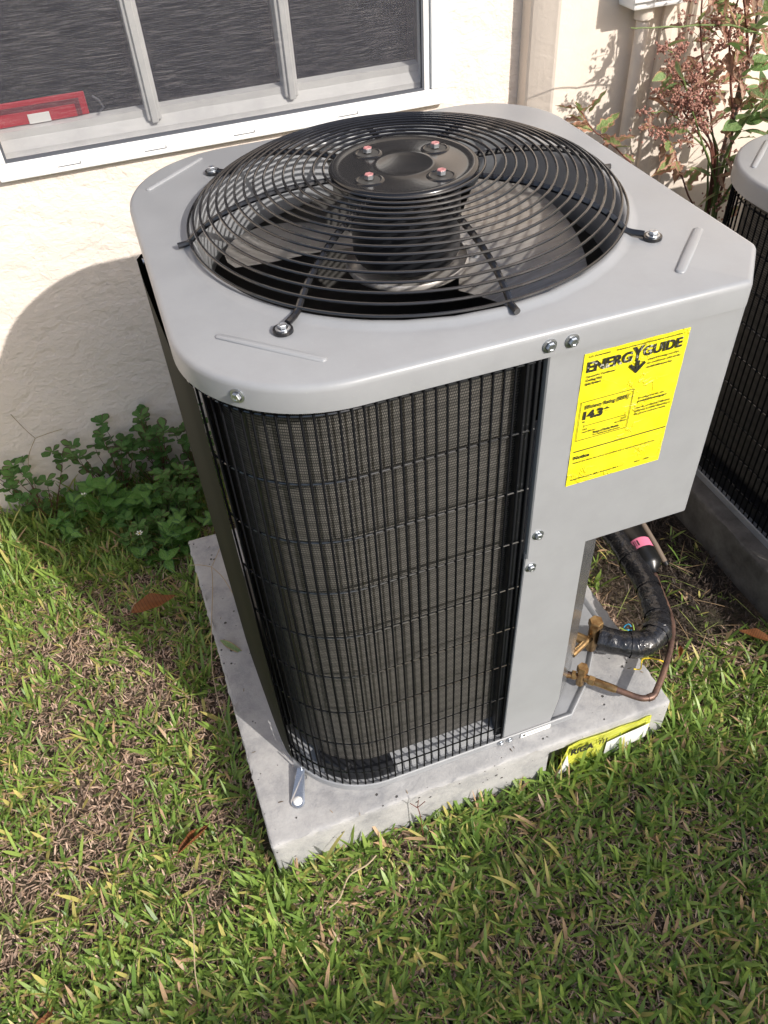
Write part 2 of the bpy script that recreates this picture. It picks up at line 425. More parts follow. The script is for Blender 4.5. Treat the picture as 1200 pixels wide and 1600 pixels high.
win = bpy.data.objects.new('window', None); C.objects.link(win); win.parent = house; win.location = Vector((.29, WY, .86))-HO
WO = Vector((.29, WY, .86))
def wobj(name, bm, m, smooth=False):
    bmesh.ops.translate(bm, vec=-WO, verts=bm.verts); return obj(name, bm, m, win, smooth)
fy = WY-.022
bm = B()
add_box(bm, -.262, fy, .848, .838, WY+.03, .886, .003)      # bottom member
add_box(bm, .800, fy-.001, .8861, .838, WY+.03, 2.06, .003)
add_box(bm, -.262, fy-.001, .8861, -.238, WY+.03, 2.06, .003)
add_box(bm, -.262, fy, 2.0605, .838, WY+.03, 2.10, .003)
wobj('window_frame', bm, M['bright_white'])
bm = B()    # inner lip of the frame, right side
add_box(bm, .783, fy+.008, .8861, .7995, WY+.03, 2.06, .002)
wobj('frame_lip', bm, M['bright_white'])
bm = B()    # weep slots
for x in (-.13, .07, .285, .55): add_box(bm, x, fy-.0012, .861, x+.052, fy+.001, .8622); add_box(bm, x+.0505, fy-.0012, .8622, x+.052, fy+.001, .867)
wobj('weep_slot', bm, M['gasket'])
bm = B()    # screen spline
add_box(bm, -.2379, fy+.006, .8862, .7829, fy+.014, .8925); add_box(bm, .7768, fy+.006, .8925, .7829, fy+.014, 2.06); add_box(bm, -.2379, fy+.006, .8925, -.233, fy+.014, 2.06)
wobj('screen_spline', bm, M['gasket'])
bm = B(); bm.faces.new([bm.verts.new(p) for p in ((-.2379, fy+.012, .8862), (.7829, fy+.012, .8862), (.7829, fy+.012, 2.06), (-.2379, fy+.012, 2.06))])
wobj('insect_screen', bm, M['screen'])
bm = B()    # sash bottom rail: sloping sill plus a step
vs = [(fy+.03, .8862), (fy+.03, .9), (WY+.022, .922), (WY+.022, .938), (WY+.05, .943), (WY+.05, .8862)]
A = [bm.verts.new((-.2379, y, z)) for y, z in vs]; Bv = [bm.verts.new((.783, y, z)) for y, z in vs]
for i in range(6): bm.faces.new((A[i], A[(i+1) % 6], Bv[(i+1) % 6], Bv[i]))
bm.faces.new(A[::-1]); bm.faces.new(Bv)
wobj('sash_rail', bm, M['grey_vinyl'])
for x in (.113, .447):
    bm = B(); add_box(bm, x-.017, WY+.006, .915, x+.017, WY+.0485, 2.05, .004); add_box(bm, x-.008, WY-.001, .912, x+.008, WY+.0065, 2.05, .002)
    wobj('muntin', bm, M['grey_vinyl'])
for a, b_ in ((-.2379, .0955), (.1305, .4295), (.4645, .783)):
    bm = B(); bm.faces.new([bm.verts.new(p) for p in ((a, WY+.045, .94), (b_, WY+.045, .94), (b_, WY+.045, 2.05), (a, WY+.045, 2.05))])
    wobj('pane', bm, M['glass'])
# red sign standing inside the screen, bottom left
rs = thing('red_sign', 'red bordered card with small white tag behind the window screen at lower left', 'sign', (-.16, WY+.02, .942))
def robj(n, bm, m):
    bmesh.ops.translate(bm, vec=-Vector((-.16, WY+.02, .942)), verts=bm.verts); return obj(n, bm, m, rs)
bm = B(); add_box(bm, -.236, WY+.040, .9432, -.028, WY+.0445, .992, .002); robj('card', bm, M['red'])
bm = B(); add_box(bm, -.236, WY+.0382, .9436, -.043, WY+.0392, .981); robj('dark_border', bm, M['dark_red'])
bm = B(); add_box(bm, -.236, WY+.0365, .944, -.055, WY+.0378, .970); robj('card_face', bm, M['red'])
bm = B(); add_box(bm, -.162, WY+.034, .9435, -.114, WY+.036, .964, .0008); robj('tag', bm, M['white_plastic'])
bm = B(); add_tube(bm, [(-.012, WY+.02, .985), (.0, WY+.018, .975), (.006, WY+.018, .958), (-.004, WY+.018, .952)], .0025, 6); robj('cord', bm, M['gasket'])

# utility box with conduit on the projecting wall
ub = thing('utility_box', 'beige utility box with vertical conduit on the wall above the shrub', 'utility box', (1.34, PY, 1.1))
def uobj(n, bm, m, s=False):
    bmesh.ops.translate(bm, vec=-Vector((1.34, PY, 1.1)), verts=bm.verts); return obj(n, bm, m, ub, s)
bm = B()
add_box(bm, 1.262, PY-.075, 1.03, 1.44, PY-.001, 1.32, .006)
uobj('box_body', bm, M['bright_white'])
bm = B(); add_box(bm, 1.255, PY-.085, 1.048, 1.447, PY-.0755, 1.33, .003); uobj('cover', bm, M['bright_white'])
bm = B(); add_tube(bm, [(1.322, PY-.032, GZ), (1.322, PY-.032, .3), (1.322, PY-.032, 1.03)], .017, 16); uobj('conduit', bm, M['smooth_wall'], True)
bm = B(); add_tube(bm, [(1.322, PY-.032, .998), (1.322, PY-.032, 1.0), (1.322, PY-.032, 1.029)], [.021, .024, .024], 20); uobj('coupling', bm, M['smooth_wall'], True)
bm = B(); add_box(bm, 1.395, PY-.012, GZ, 1.43, PY-.0005, 1.2, .002); uobj('cable_cover', bm, M['smooth_wall'])

# ---------------------------------------------------------------- concrete pads
def pad_mesh(poly, z0, bite=None):
    bm = B(); add_prism(bm, poly, z0, 0)
    es = [e for e in bm.edges]
    bmesh.ops.bevel(bm, geom=es, offset=.006, segments=3, affect='EDGES')
    return bm
# front pad, its front face has a hand hold recess
pad = thing('concrete_pad', 'light grey concrete pad with yellow label under the near condenser unit', 'pad', (.4, .4, GZ-.03))
PO = Vector((.4, .4, GZ-.03))
PX0, PX1, PYF, PYB = -.080, .823, -.041, .856
zb = GZ-.03
def rough_block(poly, z0, z1, cutters, origin, seed, chip=.0022):
    bm = B(); add_prism(bm, poly, z0, z1)
    bmesh.ops.bevel(bm, geom=bm.edges[:], offset=.005, segments=2, affect='EDGES', profile=.5)
    for ax_, step in ((0, .012), (1, .012), (2, .02)):
        co = [v.co[ax_] for v in bm.verts]; lo, hi = min(co), max(co); n_ = int((hi-lo)/step)
        for k in range(1, n_):
            no = Vector((0, 0, 0)); no[ax_] = 1; p0 = Vector((0, 0, 0)); p0[ax_] = lo+(hi-lo)*k/n_
            bmesh.ops.bisect_plane(bm, geom=bm.verts[:]+bm.edges[:]+bm.faces[:], plane_co=p0, plane_no=no)
    r_ = random.Random(seed); lo = [min(v.co[i] for v in bm.verts) for i in range(3)]; hi = [max(v.co[i] for v in bm.verts) for i in range(3)]
    for v in bm.verts:
        ed = (v.co.z > z1-.007) and (v.co.x < lo[0]+.02 or v.co.x > hi[0]-.012 or v.co.y < lo[1]+.012 or v.co.y > hi[1]-.012)
        if ed:
            v.co += Vector((r_.uniform(-1, 1), r_.uniform(-1, 1), r_.uniform(-1, .3)))*chip*(.45 if r_.random() < .8 else 1.5)
        else: v.co.z += .0012*math.sin(v.co.x*11+1)*math.sin(v.co.y*9)
    me = bpy.data.meshes.new('pad_block'); bm.normal_update(); bm.to_mesh(me); bm.free()
    o = bpy.data.objects.new('pad_block', me); C.objects.link(o); tmp = []
    for poly_c, a_, b_ in cutters:
        bm = B(); add_prism(bm, poly_c, a_, b_); mc = bpy.data.meshes.new('cut'); bm.to_mesh(mc); bm.free()
        oc = bpy.data.objects.new('cut', mc); C.objects.link(oc); tmp.append(oc)
        md = o.modifiers.new('b', 'BOOLEAN'); md.object = oc; md.operation = 'DIFFERENCE'; md.solver = 'EXACT'
    if tmp:
        dg = bpy.context.evaluated_depsgraph_get(); dg.update(); me2 = bpy.data.meshes.new_from_object(o.evaluated_get(dg)); o.modifiers.clear(); o.data = me2; me = me2
        for oc in tmp: bpy.data.objects.remove(oc)
    me.transform(Matrix.Translation(-Vector(origin))); me.materials.clear(); me.materials.append(M['concrete'])
    me.polygons.foreach_set('use_smooth', [True]*len(me.polygons))
    try: me.set_sharp_from_angle(angle=math.radians(50))
    except Exception: pass
    return o
full = [(PX0, PYF), (PX1, PYF), (PX1, PYB), (-.093, PYB)]
o = rough_block(full, zb, 0, [([(.527, PYF-.02), (.70, PYF-.02), (.69, PYF+.01), (.66, PYF+.03), (.60, PYF+.036), (.545, PYF+.03), (.529, PYF+.004)], zb-.02, -.030)], PO, 5)
o.parent = pad
# torn product label on the pad front
lm = mat('torn_yellow_label', (.72, .74, .08), .5); t = NT(lm); o = t.coord()
wv = t.noise(t.map(o, (1, 1, 30), (0, .2, 0)), 8, 3, .7).outputs[0]
t.base(t.ramp(wv, [(.35, (.62, .66, .06)), (.5, (.84, .86, .12)), (.7, (.86, .87, .3))])); t.bump(t.noise(o, 40, 4).outputs[0], .6, .004)
lab = bpy.data.objects.new('pad_label', None)
bm = B()
def lpt(x, z, dy): return bm.verts.new((x, PYF-.003-dy, z))
cols = [(.542, -.165, -.170, .004), (.556, -.085, -.180, .006), (.571, -.020, -.175, .004), (.60, -.018, -.165, .001), (.64, -.020, -.155, .002), (.665, -.022, -.15, .002), (.70, -.021, -.135, .001), (.745, -.026, -.122, .001), (.765, -.022, -.115, 0), (.778, -.024, -.112, 0)]
prev = None
for x, zt, zb_, dy in cols:
    c_ = [lpt(x, zt, dy), lpt(x, (zt+zb_)/2, dy+.003*math.sin(x*90)), lpt(x, zb_, dy)]
    if prev:
        for k in range(2): bm.faces.new((prev[k], prev[k+1], c_[k+1], c_[k]))
    prev = c_
bmesh.ops.solidify(bm, geom=bm.faces[:], thickness=.0006)
bmesh.ops.translate(bm, vec=-PO, verts=bm.verts); label_p = obj('pad_label', bm, lm, pad)
bm = B()
vs = [(.668, -.060), (.70, -.054), (.745, -.048), (.772, -.043), (.772, -.10), (.70, -.118), (.668, -.124)]
bm.faces.new([bm.verts.new((x, PYF-.0095, z)) for x, z in vs][::-1])
bmesh.ops.translate(bm, vec=-PO, verts=bm.verts); obj('label_patch', bm, M['white_plastic'], label_p)
bm = B(); bm.faces.new([bm.verts.new((x, PYF-.0125, z)) for x, z in [(.553, -.12), (.5685, -.045), (.5775, -.10), (.570, -.125)]][::-1])
bmesh.ops.translate(bm, vec=-PO, verts=bm.verts); obj('label_patch', bm, M['white_plastic'], label_p)
for it in ((('RIGA'), .576, .632, -.052, .024, .05), (('III'), .645, .664, -.050, .02, .0)):
    me = fit_text([it]); me.materials.append(M['ink'])
    o = bpy.data.objects.new('lettering', me); C.objects.link(o); o.parent = label_p; o.matrix_local = Matrix.Translation(Vector((0, PYF-.0128, 0))-PO) @ Matrix.Rotation(PI/2, 4, 'X')
# second pad
pad2 = thing('concrete_pad', 'shaded concrete pad under the neighbouring unit at the right edge', 'pad', (1.7, .4, GZ-.03))
P2 = Vector((1.7, .4, GZ-.03))
o = rough_block([(1.250, -.14), (2.33, -.14), (2.33, .94), (1.262, .94)], zb, 0, [], P2, 9); o.parent = pad2; o.data.materials.clear(); o.data.materials.append(M['shaded_concrete'])
# ---------------------------------------------------------------- condenser units
W, D = .80, .781
FCX, FCY, RH = .398, .388, .325      # fan centre and hole radius
def arc(cx, cy, r, a0, a1, n=14): return [(cx+r*math.cos(a0+(a1-a0)*k/n), cy+r*math.sin(a0+(a1-a0)*k/n)) for k in range(n+1)]
def cover_outline():
    y0 = -.012; r = .195; xl = -.006
    p = []
    p += arc(xl+r, y0+r, r, PI, 1.5*PI, 20)
    p += [(.25+k*.08, y0) for k in range(6)]
    p += [(.727, y0), (.733, y0+.0015), (.738, y0+.006)]      # chamfered front right corner
    p += [(.797, .064), (.8005, .071), (.801, .080)]
    p += [(.801, .15+k*.1) for k in range(4)]
    p += arc(.801-.16, D-.16, .16, 0, PI/2, 16)
    p += [(.56-k*.08, D) for k in range(4)]
    p += arc(xl+r, D-r, r, PI/2, PI, 20)
    p += [(xl, .5-k*.08) for k in range(4)]
    return p
def offset_poly(p, d):
    n = len(p); out = []
    for i in range(n):
        a, b_, c_ = Vector(p[i-1]), Vector(p[i]), Vector(p[(i+1) % n])
        t1 = (b_-a).normalized(); t2 = (c_-b_).normalized(); t_ = (t1+t2).normalized()
        out.append((b_.x-t_.y*d, b_.y+t_.x*d))       # counter-clockwise outline: left normal is inward
    return out
def coil_path(inset, start=.44, end_y=.30):
    x0, y0, x1, y1, r = -.003+inset, inset, .788-inset, .769-inset, .185-inset
    p = [(start, y0)]
    while p[-1][0]-.03 > x0+r: p.append((p[-1][0]-.03, y0))
    p += arc(x0+r, y0+r, r, 1.5*PI, PI, 16)
    p += [(x0, y0+r+(y1-y0-2*r)*k/8) for k in range(1, 8)]
    p += arc(x0+r, y1-r, r, PI, .5*PI, 16)
    rb = .15-inset
    p += [(x0+r+(x1-rb-x0-r)*k/8, y1) for k in range(1, 8)]
    p += arc(x1-rb, y1-rb, rb, PI/2, 0, 12)
    p += [(x1, y1-rb-(y1-rb-end_y)*k/6) for k in range(1, 7)]
    return p
def sample_path(p, step, s0=0, s1=1e9):
    out = []; L = 0; nxt = s0
    for a, b_ in zip(p, p[1:]):
        a, b_ = Vector(a), Vector(b_); d = (b_-a).length
        while nxt <= L+d and nxt <= s1:
            t_ = (nxt-L)/d if d else 0; q_ = a+(b_-a)*t_; out.append((nxt, q_.x, q_.y, (b_-a).normalized())); nxt += step
        L += d
    return out

def ac_unit(name, label, loc, H, full=True):
    u = thing(name, label, 'air conditioner', loc)
    LIP = .038; z_t = H
    # --- cover
    bm = B(); out = cover_outline(); n = len(out)
    lv = [(.009, z_t), (.004, z_t-.0012), (.0012, z_t-.0045), (0, z_t-.0095), (0, z_t-LIP), (.0016, z_t-LIP-.0004), (.0016, z_t-LIP+.004)]
    rings = [[bm.verts.new((x, y, z)) for x, y in offset_poly(out, d)] for d, z in lv]
    for A, Bq in zip(rings, rings[1:]):
        for i in range(n): bm.faces.new((A[i], Bq[i], Bq[(i+1) % n], A[(i+1) % n]))
    inner0 = offset_poly(out, .009)
    prof = [(.352, 0), (.346, .0012), (.340, .0045), (.336, .006), (.331, .0055), (.327, .002), (.325, -.004), (.3235, -.015), (.322, -.05), (.322, -.095), (.327, -.10), (.3275, -.05), (.3285, -.012)]
    prv = rings[0]
    mid = [((x+FCX+(x-FCX)/math.hypot(x-FCX, y-FCY)*.352)/2-0, 0) for x, y in inner0]
    for r, dz in prof:
        cur = []
        for x, y in inner0:
            a = math.atan2(y-FCY, x-FCX); cur.append(bm.verts.new((FCX+r*math.cos(a), FCY+r*math.sin(a), z_t+dz)))
        for i in range(n): bm.faces.new((prv[i], prv[(i+1) % n], cur[(i+1) % n], cur[i]))
        prv = cur
    # stamped ribs near the corners
    for (ax, ay), (bx_, by_), w in (((.031, .645), (.142, .744), .006), ((.052, .150), (.166, .040), .006), ((.757, .142), (.658, .044), .0075)):
        d = Vector((bx_-ax, by_-ay)); L = d.length; a = math.atan2(d.y, d.x)
        r_ = bmesh.ops.create_uvsphere(bm, u_segments=14, v_segments=8, radius=1)
        vs = r_['verts']
        for v in vs:
            sgn = 1 if v.co.x > 0 else -1
            v.co.x = sgn*(L/2-w)+v.co.x*w if abs(v.co.x) > .12 else v.co.x*(L/2-w)
            v.co.y *= w; v.co.z *= .0030
        bmesh.ops.transform(bm, matrix=Matrix.Translation(((ax+bx_)/2, (ay+by_)/2, z_t+.0004)) @ Matrix.Rotation(a, 4, 'Z'), verts=vs)
    obj('top_cover', bm, M['grey_paint'], u, True, 50)
    # --- coil
    cp = coil_path(.034); zc0, zc1 = .062, z_t-.03
    me = bpy.data.meshes.new('coil'); V, F, UV = [], [], []; s = 0; ss = []
    for i, p in enumerate(cp):
        if i: s += math.dist(p, cp[i-1])
        ss.append(s); V += [(p[0], p[1], zc0), (p[0], p[1], zc1)]
    m_ = len(cp)
    for i in range(m_-1): F.append((2*i, 2*i+1, 2*i+3, 2*i+2))
    me.from_pydata(V, [], F); uvl = me.uv_layers.new(name='UVMap')
    for p in me.polygons:
        for li in p.loop_indices:
            vi = me.loops[li].vertex_index; uvl.data[li].uv = (ss[vi//2], V[vi][2])
    link('condenser_coil', me, M['coil'], u, True)
    cp2 = coil_path(.062); bm = B()
    A = [bm.verts.new((x, y, zc0)) for x, y in cp2]; Bq = [bm.verts.new((x, y, zc1)) for x, y in cp2]
    A0 = [bm.verts.new((x, y, zc0)) for x, y in cp]; B0 = [bm.verts.new((x, y, zc1)) for x, y in cp]
    for i in range(m_-1):
        bm.faces.new((A[i], A[i+1], Bq[i+1], Bq[i])); bm.faces.new((A[i], A0[i], A0[i+1], A[i+1])); bm.faces.new((Bq[i], Bq[i+1], B0[i+1], B0[i]))
    obj('coil_inner_face', bm, M['coil_inner'], u, True)
    # --- wire grille
    gp = coil_path(.0024); zb0, zb1 = .020, z_t-.045
    bm = B(); add_tube(bm, [(0, 0, zb0), (0, 0, zb1)], .00175, 6); me = bpy.data.meshes.new('grille_wire'); bm.to_mesh(me); bm.free()
    me.materials.append(M['dull_wire']); me.polygons.foreach_set('use_smooth', [True]*len(me.polygons))
    tot = sum(math.dist(a, b_) for a, b_ in zip(gp, gp[1:]))
    smax = .500 if full else 1.45
    smp = sample_path(gp, .0158, .006, smax)
    for k, (s, x, y, tdir) in enumerate(smp):
        put('grille_wire', me, u, Matrix.Translation((x, y, 0)))
    gp2 = coil_path(.0060)
    nh = 9; top_h = z_t-.054
    for k in range(nh):
        z = top_h-k*((top_h-.060)/(nh-1)); bm = B()
        pts = [(x, y, z) for s, x, y, _ in sample_path(gp2, .02, 0, smax)]
        add_tube(bm, pts, .0018, 6); o = obj('horizontal_wire', bm, M['gloss_wire'], u, True)
    # corner support angles
    if full:      # dark sheet closing the left side behind the grille's end
        bm = B(); sp_ = [(.008, .115), (.001, .14), (-.003, .17), (-.0065, .22), (-.0105, .30), (-.015, .40), (-.0165, .46), (-.0165, .50), (-.008, .515), (.01, .52)]
        A = [bm.verts.new((x, y, .02)) for x, y in sp_]; Bq = [bm.verts.new((x, y, z_t-.045)) for x, y in sp_]
        for i in range(len(sp_)-1): bm.faces.new((A[i], A[i+1], Bq[i+1], Bq[i]))
        obj('side_sheet', bm, M['olive_dark'], u, True)
    for s, wdt in ((.398, .007),):
        q_ = sample_path(coil_path(.016), 1, s, s+.5)[0]; bm = B()
        add_box(bm, -wdt/2, -.001, .03, wdt/2, .001, z_t-.035)
        bmesh.ops.transform(bm, matrix=Matrix.Translation((q_[1], q_[2], 0)) @ Matrix.Rotation(math.atan2(q_[3].y, q_[3].x), 4, 'Z'), verts=bm.verts)
        obj('support_strip', bm, M['black_plastic'], u)
    bm = B(); add_box(bm, .424, .012, .02, .4365, .03, z_t-.035, .001); add_box(bm, .4368, .006, .02, .4405, .03, z_t-.035); obj('corner_post', bm, M['black_plastic'], u)
    # --- base pan
    bo = [(x, y) for x, y in coil_path(.001, .555, .28)]
    bo += [(.787, .20), (.742, .150), (.672, .062), (.600, .001)]
    bo = bo[::-1]
    bm = B()
    def ring(d, z): return [bm.verts.new((x, y, z)) for x, y in (offset_poly(bo, d) if d else bo)]
    R_ = [ring(-.002, .001), ring(-.002, .017), ring(.0, .019), ring(.003, .0185), ring(.010, .012)]
    nb = len(bo)
    for A, Bq in zip(R_, R_[1:]):
        for i in range(nb): bm.faces.new((A[i], A[(i+1) % nb], Bq[(i+1) % nb], Bq[i]))
    bm.faces.new(R_[-1]); obj('base_pan', bm, M['grey_pan'], u, True, 40)
    # coil sits on a pale rail
    P1, P2_, P3 = coil_path(.016), coil_path(.018), coil_path(.050)
    gp_ = M['grey_paint'] if full else M['black_plastic']
    for lo_, hi_, mm in ((0, 8, gp_), (8, 17, M['black_plastic']), (17, 25, gp_), (25, len(P1)-1, M['black_plastic'])):
        bm = B(); A = [bm.verts.new((x, y, .013)) for x, y in P1]; Bq = [bm.verts.new((x, y, .040)) for x, y in P2_]; Cq = [bm.verts.new((x, y, .044)) for x, y in P3]
        for i in range(lo_, hi_): bm.faces.new((A[i], A[i+1], Bq[i+1], Bq[i])); bm.faces.new((Bq[i], Bq[i+1], Cq[i+1], Cq[i]))
        bmesh.ops.delete(bm, geom=[v for v in bm.verts if not v.link_faces], context='VERTS')
        obj('coil_rail', bm, mm, u, True)
    bm = B(); A = [bm.verts.new((x, y, .02)) for x, y in coil_path(.045)]; Bq = [bm.verts.new((x, y, .075)) for x, y in coil_path(.045)]
    for i in range(len(A)-1): bm.faces.new((A[i], A[i+1], Bq[i+1], Bq[i]))
    obj('drip_strip', bm, M['black_plastic'], u)
    bm = B(); add_box(bm, -.035, -.012, .018, .035, .012, .06, .004, Matrix.Translation((.085, .062, 0)) @ Matrix.Rotation(-PI/4, 4, 'Z')); obj('corner_foot', bm, M['black_plastic'], u)
    # --- fan guard
    def rod_pt(a, r, z): return (FCX+r*math.cos(a), FCY+r*math.sin(a), z)
    zo, zh = z_t+.013, z_t+.070
    r0, r1 = .112, .334
    # dome profile, arc-length parametrised
    pr = [(r0+(r1-r0)*k/60, zo+(zh-zo)*max(0, 1-(k/60)**2.6)**.75) for k in range(61)]
    cum = [0]
    for a, b_ in zip(pr, pr[1:]): cum.append(cum[-1]+math.dist(a, b_))
    def prof_at(s):
        s *= cum[-1]
        for i in range(60):
            if cum[i+1] >= s: f = (s-cum[i])/(cum[i+1]-cum[i]); return (pr[i][0]+(pr[i+1][0]-pr[i][0])*f, pr[i][1]+(pr[i+1][1]-pr[i][1])*f)
        return pr[-1]
    for k in range(16):
        r, z = prof_at((k+.6)/15.6); bm = B()
        add_tube(bm, [rod_pt(2*PI*j/96, r, z) for j in range(96)], .0021, 7, closed=True)
        obj('guard_ring', bm, M['black_wire'], u, True)
    tabs = {42, 132, 225, 319}
    for a_ in (-2, 42, 88, 132, 177, 225, 273, 319):
        a = math.radians(a_); bm = B()
        pts = [rod_pt(a, prof_at(k/24)[0], prof_at(k/24)[1]-.0062) for k in range(25)]
        pts = pts[:-1]+[rod_pt(a, .336, z_t+.008), rod_pt(a, .345 if a_ in tabs else .352, z_t+.0065)]
        if a_ in tabs: pts.append(rod_pt(a, .362, z_t+.006))
        add_tube(bm, pts, .0047, 8); rod = obj('guard_rod', bm, M['black_wire'], u, True)
        if a_ in tabs:
            bm = B(); p = rod_pt(a, .374, z_t+.0035)
            add_lathe(bm, [(0, .0045), (.013, .0045), (.0135, .003), (.0135, 0)], 20, Matrix.Translation((p[0], p[1], z_t+.001)))
            obj('mounting_tab', bm, M['black_wire'], rod, True)
            put('bolt', BOLT, rod, Matrix.Translation((p[0], p[1], z_t+.0055)))
    # hub plate
    hz = zh-.001; bm = B()
    add_lathe(bm, [(.112, -.008), (.1135, -.001), (.110, .0025), (.104, .003), (.0995, .0005), (.094, 0), (.05, 0), (.047, .0014), (.041, .0014), (.038, 0), (0, 0)], 72, Matrix.Translation((FCX, FCY, hz)))
    hub = obj('guard_hub', bm, M['black_hub'], u, True, 60)
    HB = bolt_mesh('hub_bolt', .0070, .0085, M['zinc'], M['bolt_pink'], False)
    for a_ in (28, 119, 206, 298):
        a = math.radians(a_); c_ = Vector((FCX+.073*math.cos(a), FCY+.073*math.sin(a), hz))
        bm = B(); add_lathe(bm, [(.0225, 0), (.0205, .0016), (.0185, .0018), (.0165, .0006)], 28, Matrix.Translation(c_)); obj('boss_rim', bm, M['black_hub'], hub, True)
        bm = B(); add_lathe(bm, [(.0166, .0007), (0, .0007)], 28, Matrix.Translation(c_)); obj('bolt_recess', bm, M['coil_inner'], hub, True)
        put('hub_bolt', HB, hub, Matrix.Translation(c_+Vector((0, 0, .001))))
    # motor, fan
    bm = B(); add_lathe(bm, [(0, -.012), (.07, -.012), (.082, -.018), (.086, -.03), (.086, -.135), (.081, -.146), (.06, -.152), (0, -.152)], 40, Matrix.Translation((FCX, FCY, hz+.005)))
    obj('fan_motor', bm, M['black_plastic'], u, True, 40)
    bm = B(); add_lathe(bm, [(.098, -.150), (.101, -.156), (.098, -.161), (.07, -.164), (.02, -.168), (0, -.168)], 48, Matrix.Translation((FCX, FCY, hz+.003)))
    obj('fan_hub', bm, M['alu'], u, True, 60)
    for base_a in (-6, 128):
        bm = B(); nr, na = 10, 16; gr = []
        for i in range(nr+1):
            r = .085+(.295-.085)*i/nr; sp = 24+16*math.sin(min(1, i/nr*1.25)*PI/2)
            row = []
            for j in range(na+1):
                f = j/na-.5; a = math.radians(base_a+f*2*sp+6*i/nr)
                edge = (abs(f)*2)**6*.02
                row.append(bm.verts.new((FCX+(r-edge*(i/nr))*math.cos(a), FCY+(r-edge*(i/nr))*math.sin(a), hz-.170+f*(.07+.03*i/nr)+.02*(1-(2*f)**2)*i/nr)))
            gr.append(row)
        for i in range(nr):
            for j in range(na): bm.faces.new((gr[i][j], gr[i+1][j], gr[i+1][j+1], gr[i][j+1]))
        bmesh.ops.solidify(bm, geom=bm.faces[:], thickness=.0015)
        fb = obj('fan_blade', bm, M['alu'], u, True, 40)
        for rr_, fa in ((.112, -9), (.112, 9)):
            a = math.radians(base_a+fa); put('rivet', SMALL, fb, Matrix.Translation((FCX+rr_*math.cos(a), FCY+rr_*math.sin(a), hz-.158)))
    # dark inner sheet below the orifice, floor of the unit
    bm = B(); add_lathe(bm, [(0, .0), (.30, .0)], 40, Matrix.Translation((FCX, FCY, .035))); obj('inner_floor', bm, M['coil_inner'], u)
    # --- front panels and service corner
    zs = .588*H/1.018; xa, xr = .4445, .7395
    bm = B(); yp = -.0045
    pts = [(xa, zs-.0-.0), (xr, zs), (xr, z_t-LIP+.012), (xa, z_t-LIP+.012)]
    pts[0] = (xa-.001, zs+.0015)
    # folded sheet box: front, chamfer, right side, underside
    fl = [(xa, yp+.012), (xa, yp+.002), (xa+.002, yp), (xr-.002, yp), (xr+.002, yp+.003), (.786, .062), (.789, .068), (.789, .31)]
    A = [bm.verts.new((x, y, zs)) for x, y in fl]; Bq = [bm.verts.new((x, y, z_t-.02)) for x, y in fl]
    for i in range(len(fl)-1): bm.faces.new((A[i], A[i+1], Bq[i+1], Bq[i]))
    back = bm.verts.new((.56, .31, zs)); back2 = bm.verts.new((xa, .31, zs))
    bm.faces.new([*A, back, back2][::-1])
    up = obj('access_panel', bm, M['grey_paint'], u, True, 30)
    bm = B()
    xl = .4365
    lo = [(xl, .032), (.5535, .036), (.5585, .113), (.5515, zs-.001), (xa+.0, zs-.001)]
    lo = [(xl, .026), (.548, .026), (.5585, .105), (.5535, zs+.01), (.4432, zs+.01)]
    f_ = [bm.verts.new((x, -.0015, z)) for x, z in lo]; bk = [bm.verts.new((x, .004, z)) for x, z in lo]
    bm.faces.new(f_); bm.faces.new(bk[::-1])
    for i in range(5): bm.faces.new((f_[i], bk[i], bk[(i+1) % 5], f_[(i+1) % 5]))
    bmesh.ops.bevel(bm, geom=[e for e in bm.edges if all(v.co.y < 0 for v in e.verts)], offset=.0012, segments=2, affect='EDGES')
    lp = obj('lower_panel', bm, M['grey_paint'], u)
    for par, x, z, y in ((up, .470, z_t-.021, -.0125), (up, .4385, z_t-.020, -.0125), (up, .4595, zs+.052, yp), (lp, .455, zs-.026, -.0015)):
        put('bolt', BOLT, par, axis_m((x, y, z), (0, -1, 0)))
    for a_ in (226,):
        c_ = Vector((.189, .183, z_t-.020)); d = Vector((math.cos(math.radians(a_)), math.sin(math.radians(a_)), 0)); put('bolt', BOLT, u, axis_m(c_+d*.195, d))
    put('bolt', SMALL, u, axis_m((-.0035, .50, z_t-.050), (-1, 0, 0)))
    for x in (.432, .452): put('bolt', SMALL, u, axis_m((x, -.0025, .010), (0, -1, 0)))
    # service corner: slanted plate and cavity walls
    bm = B()
    fl = [(.5535, .0045), (.652, .100), (.655, .30), (.787, .31)]
    A = [bm.verts.new((x, y, .016)) for x, y in fl]; Bq = [bm.verts.new((x, y, zs)) for x, y in fl]
    for i in range(3): bm.faces.new((A[i], A[i+1], Bq[i+1], Bq[i]))
    obj('valve_plate', bm, M['valve'], u)
    return u
M['valve'] = mat('semi_gloss_grey_plate', (.24, .245, .25), .16, .55)
t = NT(M['valve']); t.rough(t.math('MULTIPLY_ADD', t.noise(t.coord(), 20, 4).outputs[0], .2, .08))

ac = ac_unit('air_conditioner', 'grey condenser unit with black fan guard and yellow energy label in front of the window', (0, 0, 0), 1.018)
ac2 = ac_unit('air_conditioner', 'second shorter condenser unit cut by the right edge, its rounded grey cover beside the shrub', (1.306, -.052, .0), .80/1.16, False); ac2.scale = (1.16, 1.16, 1.16)

# thin dark plate leaning off the left side of the near unit
bm = B(); add_box(bm, -.0275, .44, .40, -.0235, .52, .69)
bmesh.ops.transform(bm, matrix=Matrix.Rotation(math.radians(2), 4, 'Y'), verts=bm.verts)
obj('side_data_plate', bm, M['black_plastic'], ac)

